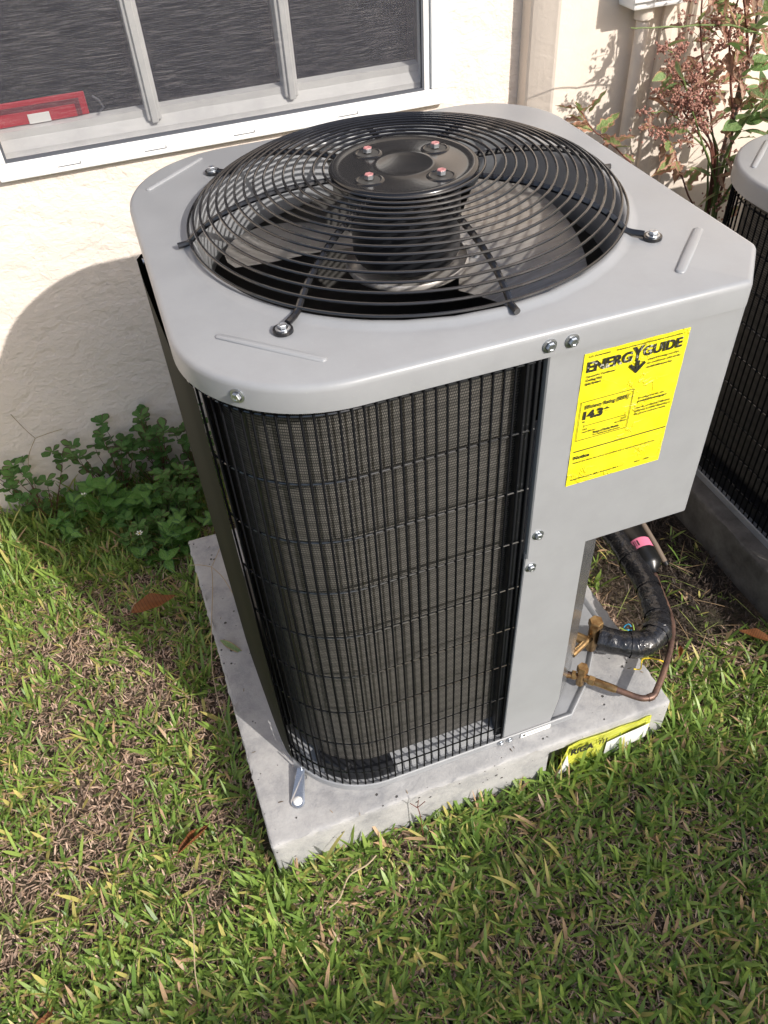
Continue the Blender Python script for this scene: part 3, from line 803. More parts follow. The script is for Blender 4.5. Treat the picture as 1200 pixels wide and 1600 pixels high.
# energy label
LX0, LX1, LZ0, LZ1 = .4965, .6555, .7305, .965
ym = mat('yellow_label_paper', (.80, .72, .015), .4); t = NT(ym); o = t.coord()
cr = t.noise(o, 26, 3, .55, 1.2).outputs[0]
ridge = t.math('ABSOLUTE', t.math('SUBTRACT', cr, .5)); ridge = t.ramp(ridge, [(0, (1,)*3), (.035, (0,)*3)])
msk = t.ramp(t.noise(o, 14, 2).outputs[0], [(.48, (0,)*3), (.6, (1,)*3)])
rm = t.math('MULTIPLY', ridge, msk)
t.bump(rm, .6, .003, t.bump(t.noise(o, 9, 2).outputs[0], .4, .006))
t.base(t.ramp(t.noise(o, 30, 3).outputs[0], [(.3, (.76, .66, .012)), (.7, (.82, .74, .03))]))
bm = B(); nu, nv = 20, 28
gr = [[bm.verts.new((LX0+(LX1-LX0)*i/nu-.002*(1-j/nv)*0, -.0052-.0006*math.sin(i*1.3+j*.9)*math.sin(j*.7)-.0002, LZ0+(LZ1-LZ0)*j/nv)) for i in range(nu+1)] for j in range(nv+1)]
for j in range(nv):
    for i in range(nu): bm.faces.new((gr[j][i], gr[j][i+1], gr[j+1][i+1], gr[j+1][i]))
el = obj('energy_label', bm, ym, ac, True)
worn = mat('worn_black_print', (.02, .02, .02), .5); t = NT(worn); o = t.coord()
wn_ = t.noise(t.map(o, (1, 1, 1)), 140, 4, .7, .5).outputs[0]; wl = t.noise(o, 18, 2).outputs[0]
t.base(t.ramp(t.math('ADD', t.math('MULTIPLY', wn_, .8), t.math('MULTIPLY', wl, .35)), [(.62, (.02, .02, .015)), (.70, (.5, .5, .4))]))
def LP(u_, v_): return (LX0+(LX1-LX0)*u_, LZ1-(LZ1-LZ0)*v_)
def place_flat(me, parent, y, m, name='lettering'):
    me.materials.append(m); o = bpy.data.objects.new(name, me); C.objects.link(o); o.parent = parent
    o.matrix_local = Matrix.Translation((0, y, 0)) @ Matrix.Rotation(PI/2, 4, 'X'); return o
def T(s, u_, v_, size, xs=1, off=0): x, z = LP(u_, v_); return (s, x, z, size, xs, off)
# headline and arrow
Ve, Fe = [], []
def Q(s_, u0, u1, v, h, off=0.):
    a_, z_ = LP(u0, v); b2, _ = LP(u1, v); return (s_, a_, b2, z_, h*(LZ1-LZ0), off)
me = fit_text([Q('ENERG', .035, .465, .125, .068, .045), Q('Y', .455, .575, .130, .095, .04), Q('GUIDE', .565, .945, .112, .064, .04)])
h = place_flat(me, el, -.0068, worn)
bm = B(); x, z = LP(.53, .185)
for poly in ([(x-.003, z+.012), (x+.003, z+.012), (x+.003, z), (x-.003, z)], [(x-.013, z+.005), (x-.010, z+.009), (x, z-.001), (x+.010, z+.009), (x+.013, z+.005), (x, z-.009)]):
    bm.faces.new([bm.verts.new((a, -.0069, b_)) for a, b_ in poly])
obj('arrow', bm, worn, el)
for it in ([
    Q('U.S. Government', .04, .24, .028, .013, .03), Q('Federal law prohibits removal of this label before consumer purchase.', .30, .93, .028, .012, .03),
    Q('Central Air Conditioner', .04, .32, .165, .015, .03), Q('Cooling Only', .04, .20, .190, .016, .04), Q('Split System', .04, .19, .216, .016, .04),
    Q('compare the energy cost of this', .63, .93, .150, .014, .03), Q('air conditioner with similar', .63, .96, .178, .014, .03), Q('models before you buy', .63, .88, .206, .015, .04),
    Q('Efficiency Rating (SEER)*', .075, .525, .393, .028, .03), Q('14.3', .07, .265, .468, .056, .06), Q('*', .275, .325, .478, .06, .03),
    Q('13.0', .085, .13, .555, .014, .03), Q('Least Efficient', .085, .22, .574, .012, .03), Q('23.0', .47, .52, .548, .014, .03), Q('Most Efficient', .41, .53, .566, .012, .03),
    Q('Range of Similar Models', .20, .46, .598, .017, .045), Q('For residential split systems', .20, .48, .616, .012, .03),
    Q('For energy cost info, visit', .61, .87, .425, .014, .03), Q('productinfo.energy.gov', .61, .91, .450, .016, .04),
    Q('Your air conditioner\u2019s efficiency', .60, .96, .498, .014, .03), Q('rating may be better depending on', .60, .97, .522, .014, .03), Q('the coil your contractor installs.', .60, .93, .546, .014, .03),
    Q('Notice', .035, .20, .778, .026, .045), Q('Federal law allows this unit to be installed only in certain states and territories.', .04, .90, .812, .012, .03),
    Q('Energy Efficiency Ratio (EER): This model\u2019s EER is 11.7', .04, .60, .955, .012, .03), Q('SKU   1.800', .72, .88, .955, .012, .03)]):
    place_flat(fit_text([it]), el, -.0068, M['ink'], 'text_line')
V, F = [], []
rl = []
def rect(u0, v0, u1, v1): a = LP(u0, v1); b_ = LP(u1, v0); rl.append((a[0], a[1], b_[0], b_[1]))
e = .006; ev = .0042
rect(.03, .335, .545, .335+ev); rect(.03, .625, .545, .625+ev); rect(.03, .335, .03+e, .625); rect(.545, .335, .545+e, .627)
rect(.09, .52, .51, .524); rect(.09, .505, .094, .535); rect(.506, .50, .51, .535); rect(.03, .711, .985, .7185)
rect(.075, .484, .095, .494)
V, F = rects(rl); me = bpy.data.meshes.new('printed_lines'); me.from_pydata(V, [], F); place_flat(me, el, -.0067, M['ink'], 'printed_lines')
# small white sticker on the base
bm = B(); add_box(bm, .478, -.0035, .001, .548, -.0022, .0165); stk = obj('base_sticker', bm, M['white_plastic'], ac)
bm = B(); add_lathe(bm, [(.0035, 0), (0, 0)], 12, axis_m((.486, -.0038, .009), (0, -1, 0))); obj('round_mark', bm, M['ink'], stk)
bm = B(); add_box(bm, .493, -.0038, .0078, .540, -.0036, .0105); obj('print_line', bm, M['grey_pan'], stk)

# valves (parts of the unit)
def valve(cx, cy, zc, r, body_r, ztop, back):
    bm = B(); add_lathe(bm, [(body_r*.9, .022), (body_r, .026), (body_r, ztop-.024), (body_r*.8, ztop-.022)], 18, Matrix.Translation((cx, cy, 0)))
    add_tube(bm, [(cx, cy, zc), (cx+back[0], cy+back[1], zc)], body_r*.62, 12)
    v_ = obj('service_valve', bm, M['brass'], ac, True, 40)
    bm = B(); add_lathe(bm, [(r*.9, ztop-.022), (r, ztop-.019), (r, ztop-.003), (r*.88, ztop), (0, ztop)], 6, Matrix.Translation((cx, cy, 0)) @ Matrix.Rotation(.3, 4, 'Z')); obj('valve_cap', bm, M['brass'], v_)
    return v_
def hexnut(c_, d_, r, h, m):
    bm = B(); add_lathe(bm, [(r*.55, -h/2), (r*.92, -h/2), (r, -h/2+.001), (r, h/2-.001), (r*.92, h/2), (r*.55, h/2)], 6, axis_m(c_, d_)); obj('flare_nut', bm, m, ac)
hexnut((.736, .115, .073), (.6, -.45, 0), .021, .013, M['brass']); hexnut((.668, .043, .0485), (.7, -.72, 0), .0115, .013, M['brass']); hexnut((.640, .070, .048), (.7, -.5, 0), .011, .010, M['brass'])
v1 = valve(.722, .135, .072, .0165, .0125, .125, (-.07, -.03)); v2 = valve(.652, .060, .048, .0125, .0092, .088, (-.035, .02))
bm = B(); add_tube(bm, [(.70, .125, .072), (.68, .15, .072), (.66, .16, .072)], .012, 12); obj('valve_stub', bm, M['brass'], ac, True)

# ---------------------------------------------------------------- refrigerant lines
ip = thing('insulated_pipe', 'thick pipe wrapped in shiny black tape bending behind the brass valve', 'pipe', (.8, .1, .07))
def rel(bm, O): bmesh.ops.translate(bm, vec=-Vector(O), verts=bm.verts); return bm
path = smooth_path([(.728, .122, .074), (.765, .092, .074), (.808, .074, .072), (.845, .083, .070), (.876, .113, .068), (.896, .16, .066), (.915, .22, .064), (.925, .29, .062), (.93, .37, .064), (.928, .46, .07), (.92, .60, .09), (.90, .8, .16), (.88, 1.0, .26), (.88, 1.31, .32)], 10)
rad = []
for i, p in enumerate(path):
    s = i/len(path); rad.append(.0290+.0006*math.sin(i*1.15)+.0010*math.sin(i*.37+1)+(.0018 if 30 < i < 38 else 0))
bm = B(); rg = add_tube(bm, path, rad, 22)
for ring_ in rg:
    for v in ring_: v.co += Vector((random.uniform(-1, 1), random.uniform(-1, 1), random.uniform(-1, 1)))*.0005
obj('taped_insulation', rel(bm, (.8, .1, .07)), M['tape'], ip, True, 60)
# tape overlaps as ragged collars
for i0 in (14, 31, 44, 58, 72):
    bm = B(); seg = path[i0:i0+4]; add_tube(bm, seg, [r_+.0022 for r_ in rad[i0:i0+4]], 20, cap=False)
    for v in bm.verts: v.co += Vector((random.uniform(-1, 1), random.uniform(-1, 1), random.uniform(-1, 1)))*.0007
    obj('tape_collar', rel(bm, (.8, .1, .07)), M['tape'], ip, True, 60)
cpx = thing('copper_pipe', 'thin bare copper pipe curving from the small brass valve to the black drier', 'pipe', (.78, 0, .05))
cpath = smooth_path([(.612, .088, .048), (.652, .060, .048), (.701, .008, .050), (.735, -.028, .050), (.752, -.038, .050), (.770, -.038, .050), (.785, -.028, .050), (.825, .006, .050), (.865, .045, .050), (.893, .078, .050), (.912, .105, .050), (.926, .14, .052), (.943, .205, .056), (.953, .245, .062)], 8)
bm = B(); add_tube(bm, cpath, .0069, 14); obj('pipe_run', rel(bm, (.78, 0, .05)), M['copper'], cpx, True)
bm = B(); add_tube(bm, cpath[34:40], .0084, 14); obj('brazed_sleeve', rel(bm, (.78, 0, .05)), M['copper'], cpx, True)
bm = B(); add_tube(bm, cpath[9:18], [.0088]*8+[.0075], 14); obj('valve_sleeve', rel(bm, (.78, 0, .05)), M['brass'], cpx, True)
fd = thing('filter_drier', 'black filter drier canister with pink label beside the taped pipe', 'filter drier', (.963, .326, .07))
dirv = Vector((.016, .13, .006)).normalized()
bm = B(); add_lathe(bm, [(.008, -.085), (.010, -.074), (.022, -.066), (.029, -.055), (.0295, .055), (.022, .066), (.010, .074), (.008, .085)], 28, axis_m((0, 0, 0), dirv)); obj('canister', bm, M['black_can'], fd, True, 50)
bm = B(); vs = []
mt = axis_m((0, 0, 0), dirv); ring0 = []
for k in range(13):
    a = math.radians(-10+k*150/12) ; ring0.append((bm.verts.new(mt @ Vector((.0302*math.cos(a), .0302*math.sin(a), -.018))), bm.verts.new(mt @ Vector((.0302*math.cos(a), .0302*math.sin(a), .010)))))
for a, b_ in zip(ring0, ring0[1:]): bm.faces.new((a[0], b_[0], b_[1], a[1]))
pl = obj('pink_label', bm, M['pink'], fd, True)
bm = B()
for k, w in ((0, .003), (1, .0012), (2, .0016), (3, .0008), (4, .002)):
    a0 = math.radians(62-k*9); a1 = a0+w/.03
    bm.faces.new([bm.verts.new(mt @ Vector((.0306*math.cos(a), .0306*math.sin(a), z))) for a, z in ((a0, -.012), (a1, -.012), (a1, .004), (a0, .004))])
obj('print_bars', bm, M['ink'], pl)
bm = B(); add_tube(bm, smooth_path([mt @ Vector((0, 0, .08)), (.02, .14, .01), (.02, .5, .1), (0, .98, .22)], 8), .0075, 12); obj('outlet_pipe', bm, M['copper'], fd, True)
op = thing('old_pipe', 'dull brown pipe end slanting down to the bare soil between the units', 'pipe', (1.07, .4, -.03))
bm = B(); add_tube(bm, [(.018, -.045, -.045), (.008, .0, -.01), (-.02, .2, .09), (-.05, .85, .28)], .0075, 12); obj('pipe_run', bm, M['old_pipe'], op, True)
bm = B(); add_tube(bm, [(.0185, -.047, -.0465), (.0170, -.039, -.041)], .0092, 12); obj('pipe_end', bm, M['black_can'], op, True)
yw = thing('yellow_wire', 'short yellow wire end lying on the pad under the taped pipe', 'wire', (.8, .05, .02))
bm = B(); add_tube(bm, smooth_path([(-.017, .001, .0), (.0, -.002, -.004), (.012, .012, .008), (.036, .0, .012), (.06, -.012, 0)], 6), .0016, 6); obj('wire_strand', bm, M['yellow_wire'], yw, True)
bw = thing('blue_wire', 'little looped blue wire in the grass left of the taped pipe', 'wire', (.865, .19, -.07))
bm = B(); add_tube(bm, [(.009*math.cos(a), .009*math.sin(a), .03+.004*math.sin(2*a)) for a in [k*.5 for k in range(12)]]+[(.018, -.02, .0), (.02, -.03, -.03)], .0016, 6); obj('wire_strand', bm, M['blue_wire'], bw, True)

# hold-down bracket at the front left corner
hb = thing('anchor_bracket', 'zinc strap with round bolt pinning the unit to the pad at its front left corner', 'bracket', (.01, .06, 0))
bm = B()
pts = [(-.007, .028), (.028, .085)]
d = Vector((.035, .062)).normalized(); nrm = Vector((-d.y, d.x)); w = .0145
c0 = Vector((-.006, .030)); pl_ = []
for k in range(11):
    a = math.atan2(-d.y, -d.x)+PI/2-k*PI/10; pl_.append((c0.x+w*math.cos(a), c0.y+w*math.sin(a)))
c1 = Vector((.016, .090)); pl_ += [tuple(c1+nrm*-w*.9), tuple(c1+nrm*w*.9)]
pl_ = [tuple(c0-nrm*w), *[(c0.x+w*math.cos(t_), c0.y+w*math.sin(t_)) for t_ in [math.atan2(-nrm.y, -nrm.x)-k*PI/10 for k in range(1, 10)]], tuple(c0+nrm*w), tuple(c1+nrm*w*.85), tuple(c1-nrm*w*.85)]
add_prism(bm, pl_, .002, .0048); bmesh.ops.recalc_face_normals(bm, faces=bm.faces)
for v in bm.verts:
    k_ = max(0, (Vector((v.co.x, v.co.y))-c0).dot(d)-.014); v.co.z += k_*.35; v.co.x += nrm.x*0
    w_ = (Vector((v.co.x, v.co.y))-c0).dot(nrm); f_ = 1-min(.35, k_*7); v.co.x -= nrm.x*w_*(1-f_); v.co.y -= nrm.y*w_*(1-f_)
obj('strap', rel(bm, (.01, .06, 0)), M['zinc'], hb)
bm = B(); r_ = add_box(bm, -.0125, -.0012, 0, .0125, .0012, .036, 0, Matrix.Translation((.0125, .094, .003)) @ Matrix.Rotation(math.radians(-63), 4, 'Z') @ Matrix.Rotation(-.08, 4, 'X')); obj('upright_leg', rel(bm, (.01, .06, 0)), M['zinc'], hb)
bm = B(); add_lathe(bm, [(.0095, .0048), (.0095, .009), (.0075, .0115), (0, .0125)], 24, Matrix.Translation((c0.x, c0.y, 0))); obj('round_bolt', rel(bm, (.01, .06, 0)), M['white_plastic'], hb, True, 50)
for x, y in ((.009, .080), (.019, .076)):
    put('bolt', SMALL, hb, Matrix.Translation((x-.01, y-.06, .005)))

exec_veg = True
# ---------------------------------------------------------------- leaves
def leaf_mesh(name, outline, m, bend=.15, fold=.25, nseg=6, wavy=0.):
    """outline(t)-> half width for t in 0..1, length 1 along +Y"""
    V, F, UV = [], [], []
    for i in range(nseg+1):
        t_ = i/nseg; w = max(outline(t_), .004); z = -bend*t_*t_
        wv = wavy*math.sin(t_*17)
        V += [(-w, t_, z+fold*w+wv), (0, t_, z), (w, t_, z+fold*w-wv)]; UV += [(t_, 1), (t_, 0), (t_, 1)]
    for i in range(nseg):
        b = 3*i; F += [(b, b+1, b+4, b+3), (b+1, b+2, b+5, b+4)]
    me = bpy.data.meshes.new(name); me.from_pydata(V, [], F); l = me.uv_layers.new(name='UVMap')
    for p in me.polygons:
        for li in p.loop_indices: l.data[li].uv = UV[me.loops[li].vertex_index]
    me.materials.append(m); me.polygons.foreach_set('use_smooth', [True]*len(me.polygons)); return me
lobed = lambda t_: .20*math.sin(PI*t_**.8)*(1+.32*math.sin(t_*19))+.01
ovate = lambda t_: .30*math.sin(PI*t_**.75)
obov = lambda t_: .34*math.sin(PI*min(1, t_**1.7*.96+.02))+.03
lance = lambda t_: .11*math.sin(PI*t_**.8)
LF = {'oak': [leaf_mesh('leaf', lobed, M['shrub_leaf'], b, .3, 12, .02) for b in (.1, .3, -.1)],
      'brown': [leaf_mesh('leaf', lobed, M['shrub_brown'], b, .7, 10, .04) for b in (.5, .2)],
      'green': [leaf_mesh('leaf', ovate, M['shrub_green'], b, .2, 8) for b in (.2, .05)],
      'lance': [leaf_mesh('leaf', lance, M['shrub_green'], b, .2, 10) for b in (.25, .5)],
      'weed': [leaf_mesh('leaf', ovate, M['weed_leaf'], b, .2, 7) for b in (.2, .35)],
      'small': [leaf_mesh('leaf', obov, M['weed_small'], b, .15, 6) for b in (.1, .2)],
      'dead': [leaf_mesh('dead_leaf_blade', ovate, M['dead_leaf'], b, .8, 10, .05) for b in (.5, -.3)]}
def put_leaf(parent, kind, base, d, size, roll=0., name='leaf', org=(0, 0, 0)):
    me = random.choice(LF[kind]); d = Vector(d).normalized()
    q_ = d.to_track_quat('Y', 'Z').to_matrix().to_4x4()
    put(name, me, parent, Matrix.Translation(Vector(base)-Vector(org)) @ q_ @ Matrix.Rotation(roll, 4, 'Y') @ Matrix.Diagonal((size, size, size, 1)))
rnd = random.uniform
def rv(s): return Vector((rnd(-s, s), rnd(-s, s), rnd(-s, s)))

# low weeds along the wall, left of the unit
def weed(name, label, cat, loc, height, nst, kind, lsize, group=None, dens=7, spread=.6, stem='stem_red'):
    p = thing(name, label, cat, loc, 0, group); bm = B(); tips = []
    for s in range(nst):
        a = rnd(0, 2*PI); ln = height*rnd(.65, 1.05); tilt = rnd(.05, spread)
        dv = Vector((math.cos(a)*tilt, math.sin(a)*tilt*.7, 1)).normalized(); pts = [Vector((rnd(-.01, .01), rnd(-.01, .01), -.02))]
        for k in range(6): pts.append(pts[-1]+dv*ln/6+rv(.004)); dv = (dv+rv(.12)).normalized()
        add_tube(bm, pts, [.0024-.0003*k for k in range(7)], 5, cap=False)
        tips.append(pts)
    obj('stem', bm, M[stem], p, True)
    for pts in tips:
        for k in range(dens):
            i = 2+int((len(pts)-2.01)*(k/dens)**.8) ; base = pts[min(i, 6)]+rv(.004)
            dv = Vector((rnd(-1, 1), rnd(-1, 1), rnd(.0, .8)))
            put_leaf(p, kind, base, dv, lsize*rnd(.7, 1.25), rnd(-.5, .5))
        for k in range(4 if kind == 'small' else 2):
            a = k*PI/2+rnd(0, 1); put_leaf(p, kind, pts[-1], (math.cos(a), math.sin(a), .5), lsize*rnd(.7, 1.1), 0)
    return p
weed('weed_plant', 'low round leaved weed against the wall near the left edge of the photo', 'weed', (-.475, 1.23, GZ), .27, 9, 'small', .031, None, 9)
weed('weed_plant', 'round leaved weed with reddish stem reaching highest left of the unit', 'weed', (-.125, 1.235, GZ), .32, 10, 'small', .033, None, 10, .35)
weed('weed_plant', 'dark leafy weed leaning on the wall just behind the unit corner', 'weed', (-.02, 1.20, GZ), .33, 10, 'small', .032, None, 10, .45)
weed('weed_plant', 'sprawling small leaved weed on the wall between two taller weeds', 'weed', (-.265, 1.23, GZ), .31, 11, 'small', .032, None, 10, .5)
weed('broadleaf_weed', 'bright green broad leaved weed with a white flower below the wall', 'weed', (-.29, 1.10, GZ), .21, 7, 'weed', .050, None, 6, .5, 'stem_green')
weed('broadleaf_weed', 'broad leaved weed close to the back left corner of the pad', 'weed', (-.165, .93, GZ), .11, 4, 'weed', .048, None, 4, .7, 'stem_green')
weed('broadleaf_weed', 'dark broad leaved weed in the shade between flower and pad', 'weed', (-.16, 1.10, GZ), .20, 11, 'weed', .042, None, 7, .7, 'stem_green')
weed('broadleaf_weed', 'small dim weed patch at the foot of the wall by the left edge', 'weed', (-.42, 1.14, GZ), .15, 9, 'weed', .034, None, 6, .7, 'stem_green')
weed('broadleaf_weed', 'thin leafy weed in the shaded grass against the pad side', 'weed', (-.20, 1.0, GZ), .15, 10, 'small', .028, None, 9, .8, 'stem_green')
weed('broadleaf_weed', 'leafy weed pressed against the dark side of the unit near the wall', 'weed', (-.075, 1.06, GZ), .24, 10, 'small', .032, None, 9, .5, 'stem_green')
weed('broadleaf_weed', 'low bright leaved weed touching the back edge of the pad', 'weed', (-.10, .96, GZ), .16, 9, 'weed', .036, None, 7, .7, 'stem_green')
def flower(label, loc):
    p = thing('white_flower', label, 'flower', loc)
    bm = B(); add_tube(bm, [(0, .004, -.06), (.002, .002, -.03), (0, 0, 0)], .0011, 5); obj('stem', bm, M['stem_green'], p)
    bm = B()
    for k in range(6):
        a = k*PI/3; u_ = Vector((math.cos(a), math.sin(a), .25)); s_ = Vector((-math.sin(a), math.cos(a), 0))
        bm.faces.new([bm.verts.new(u_*.002), bm.verts.new(u_*.007+s_*.0026), bm.verts.new(u_*.0105), bm.verts.new(u_*.007-s_*.0026)])
    obj('petals', bm, M['petal'], p)
    bm = B(); bmesh.ops.create_icosphere(bm, subdivisions=1, radius=.0028); obj('flower_centre', bm, M['petal_mid'], p)
flower('tiny white flower opening above the grass near the pad corner', (-.213, .93, .005)); flower('tiny white flower budding by the wall beside bright green leaves', (-.338, 1.10, .045))

# fallen leaves
def dead(label, loc, rot, size, curl=0):
    p = thing('fallen_leaf', label, 'leaf', loc, rot)
    bm = B(); n_ = 14; rows = []
    for i in range(n_+1):
        t_ = i/n_; w = (.22*math.sin(PI*t_**.85)+.012)*(1+.10*math.sin(t_*14)); row = []
        for j in range(-3, 4):
            f = j/3; a = f*(.5+curl*1.6)
            row.append(bm.verts.new(((t_-.5)*size, math.sin(a)/(.5+curl*1.6)*w*size, (.10*math.cos(3*t_)+(.16+.2*curl)*abs(f)**1.6*w*4+.05*math.sin(t_*9+f*3)*.5)*size*.6)))
        rows.append(row)
    for i in range(n_):
        for j in range(6): bm.faces.new((rows[i][j], rows[i+1][j], rows[i+1][j+1], rows[i][j+1]))
    bmesh.ops.solidify(bm, geom=bm.faces[:], thickness=.0006)
    me_o = obj('leaf_blade', bm, M['dead_leaf'], p, True)
    uvl = me_o.data.uv_layers.new(name='UVMap')
    bm = B(); add_tube(bm, [(-.5*size, 0, .05*size), (-.62*size, .02*size, .06*size), (-.72*size, .05*size, .02*size)], .0012, 5); obj('leaf_stalk', bm, M['stem_red'], p)
    return p
dead('large flat orange dead leaf on the shaded grass left of the pad', (-.222, .742, GZ+.055), .25, .12)
dead('curled reddish brown leaf in the grass left of the pad corner', (-.235, .085, GZ+.03), .55, .085, 1)
dead('pale brown leaf at the bottom left edge of the lawn', (-.555, -.165, GZ+.03), 1.1, .07, .5)
dead('upright rusty leaf in the grass at the right edge', (1.165, .085, GZ+.045), 2.2, .075, .4)
dead('tiny rust coloured leaf by the copper pipe in the right grass', (.98, .12, GZ+.03), .9, .04, .7)

# thin grass stalks
def stalk(label, pts, r=.0009, m='twig', heads=()):
    O = Vector(pts[0]); p = thing('grass_stalk', label, 'stalk', O)
    bm = B(); add_tube(bm, [Vector(q_)-O for q_ in smooth_path(pts, 5)], r, 5); obj('stem', bm, M[m], p, True)
    for h_ in heads:
        bm = B(); add_tube(bm, [Vector(q_)-O for q_ in smooth_path(h_, 5)], r*.9, 5); obj('seed_branch', bm, M[m], p, True)
stalk('long thin stalk lying across the left strip of the pad', [(-.115, .30, GZ+.02), (-.112, .38, .005), (-.09, .52, .008), (-.06, .66, .01), (-.05, .725, .012)], .0011, 'twig', [[(-.05, .725, .012), (-.075, .735, .02), (-.103, .755, .01)], [(-.05, .725, .012), (-.03, .75, .02), (-.01, .771, .035)], [(-.05, .725, .012), (-.03, .68, .012), (-.015, .61, .012)]])
stalk('forked dry seed stalk against the shaded wall at left', [(-.48, 1.24, -.05), (-.469, 1.245, .09), (-.423, 1.25, .167)], .0012, 'twig', [[(-.423, 1.25, .167), (-.44, 1.25, .21), (-.455, 1.25, .262)], [(-.423, 1.25, .167), (-.39, 1.25, .172), (-.345, 1.25, .176)]])
stalk('tiny reddish forked stalk rising in front of the pad edge', [(.225, -.075, GZ), (.222, -.07, -.04), (.218, -.065, .0)], .0010, 'stem_red', [[(.218, -.065, -.005), (.205, -.06, .014)], [(.218, -.065, -.005), (.222, -.062, .02)], [(.218, -.065, -.005), (.235, -.065, .01)]])
stalk('pale dry stalk standing in the lawn at bottom left', [(-.28, -.22, GZ), (-.275, -.18, GZ+.045), (-.262, -.12, GZ+.07), (-.258, -.08, GZ+.075)], .0011, 'twig')
gb = thing('loose_leaf', 'single wide green blade resting on the left strip of the pad', 'leaf', (-.075, .485, .004))
put_leaf(gb, 'lance', (-.075, .485, .012), (.62, -.78, -.05), .075, .3, 'blade', (-.075, .485, .004))
stalk('short brown twig in the lawn in front of the pad corner', [(-.005, -.155, GZ+.045), (.02, -.145, GZ+.045), (.05, -.115, GZ+.055), (.09, -.105, GZ+.05), (.115, -.095, GZ+.055)], .0018, 'twig')
dt = thing('dry_tuft', 'pale dry grass tuft at the bottom right corner of the lawn', 'grass tuft', (.655, -.57, GZ))
bm = B()
for k in range(26):
    a = rnd(0, 2*PI); d = Vector((math.cos(a), math.sin(a), rnd(.2, 1.0))); L = rnd(.03, .055)
    add_tube(bm, [(0, 0, .01), d*L*.5+Vector((0, 0, .01)), d*L+Vector((0, 0, -.003))], [.0016, .0013, .0004], 4, cap=False)
obj('dry_blades', bm, M['twig'], dt)

# shrub between the units and the wall
sh = thing('shrub', 'half withered shrub with brown edged leaves against the wall between the two units', 'shrub', (1.42, 1.02, GZ))
SO = Vector((1.42, 1.02, GZ))
stems = []
def branch(pts, r, m='stem_grey', name='branch'):
    P_ = smooth_path(pts, 6); n_ = len(P_); bm = B()
    add_tube(bm, [p-SO+rv(.0015) for p in P_], [r*(1-.65*i/n_) for i in range(n_)], 7); obj(name, bm, M[m], sh, True); stems.append(P_); return P_
b1 = branch([(1.50, 1.05, GZ), (1.53, 1.05, .3), (1.549, 1.05, .514), (1.556, 1.05, .673), (1.564, 1.05, .878), (1.57, 1.05, .95), (1.561, 1.05, 1.033), (1.56, 1.04, 1.5)], .012, name='trunk')
b2 = branch([(1.44, 1.02, GZ), (1.43, 1.03, .3), (1.37, 1.04, .5), (1.30, 1.06, .66)], .009, name='trunk')
b7 = branch([(1.40, 1.04, GZ), (1.38, 1.06, .35), (1.35, 1.06, .55), (1.297, 1.06, .666), (1.205, 1.06, .756), (1.142, 1.06, .805), (1.10, 1.06, .857)], .0036, 'stem_red')
b8 = branch([(1.48, 1.02, GZ), (1.51, 1.03, .3), (1.495, 1.03, .505), (1.411, 1.03, .656), (1.357, 1.03, .748), (1.299, 1.03, .796)], .0036, 'stem_red')
b3 = branch([(1.56, 1.03, GZ), (1.57, 1.03, .3), (1.565, 1.03, .519), (1.519, 1.03, .67), (1.447, 1.03, .842), (1.392, 1.03, .978), (1.376, 1.03, 1.059), (1.36, 1.03, 1.25)], .0042, 'stem_red')
fan = [branch([(1.53, 1.02, .45), (1.498+dx, 1.02, .677), (1.42+dx, 1.02+dx*.3, .772+dz), (1.357+dx*1.6, 1.02, .836+dz*1.5), (1.297+dx*2, 1.01, .86+dz*2.5)], .0032, st) for dx, dz, st in ((0, 0, 'stem_red'), (-.012, -.01, 'stem_green'), (.01, .01, 'stem_red'), (.02, .02, 'stem_green'), (.004, .03, 'stem_red'))]
b5 = branch([(1.55, 1.0, .4), (1.522, 1.0, .594), (1.40, 1.0, .80), (1.319, 1.0, .94), (1.275, 1.0, .98)], .0034, 'stem_green')
b6 = branch([(1.54, 1.0, .4), (1.522, 1.0, .594), (1.529, 1.0, .712), (1.56, 1.0, .771), (1.61, 1.0, .825), (1.72, 1.0, .93)], .006, 'stem_green')
b9 = branch([(1.60, .99, .93), (1.555, .99, .965), (1.434, .99, 1.008), (1.292, .99, 1.024), (1.165, .99, 1.038)], .0034, 'stem_green')
b10 = branch([(1.54, 1.0, .55), (1.60, .98, .70), (1.70, .98, .74), (1.8, .98, .78)], .004, 'stem_green')
b11 = branch([(1.56, 1.03, .4), (1.55, 1.02, .7), (1.49, 1.02, .9), (1.47, 1.03, 1.0), (1.50, 1.03, 1.2)], .0042, 'stem_red')
b12 = branch([(1.56, 1.04, .9), (1.45, 1.04, 1.15), (1.35, 1.04, 1.28), (1.24, 1.03, 1.36)], .004, 'stem_red')
b13 = branch([(1.561, 1.05, 1.0), (1.50, 1.05, 1.2), (1.40, 1.05, 1.42), (1.33, 1.05, 1.5)], .004, 'stem_grey')
def leafy(P_, kind, n_, size, lo=.4, hi=1.0, up=.4, r_=.02):
    for k in range(n_):
        i = int((lo+(hi-lo)*k/max(1, n_-1))*(len(P_)-1)); b_ = P_[i]
        a = rnd(0, 2*PI); d = Vector((math.cos(a), -.25+math.sin(a)*.7, up+rnd(-.5, .5)))
        put_leaf(sh, kind, b_+d.normalized()*rnd(0, r_), d, size*rnd(.75, 1.25), rnd(-.8, .8), 'leaf', SO)
leafy(b7, 'oak', 15, .060, .62, 1, .5); leafy(b7, 'brown', 5, .045, .5, .9, -.2)
leafy(b8, 'oak', 15, .056, .5, 1, .3); leafy(b8, 'brown', 7, .05, .4, .9, -.3)
leafy(b1, 'oak', 24, .062, .45, .85, .2, .08); leafy(b1, 'green', 22, .065, .5, .95, .3, .07); leafy(b1, 'lance', 4, .09, .38, .5, 1.0, .02)
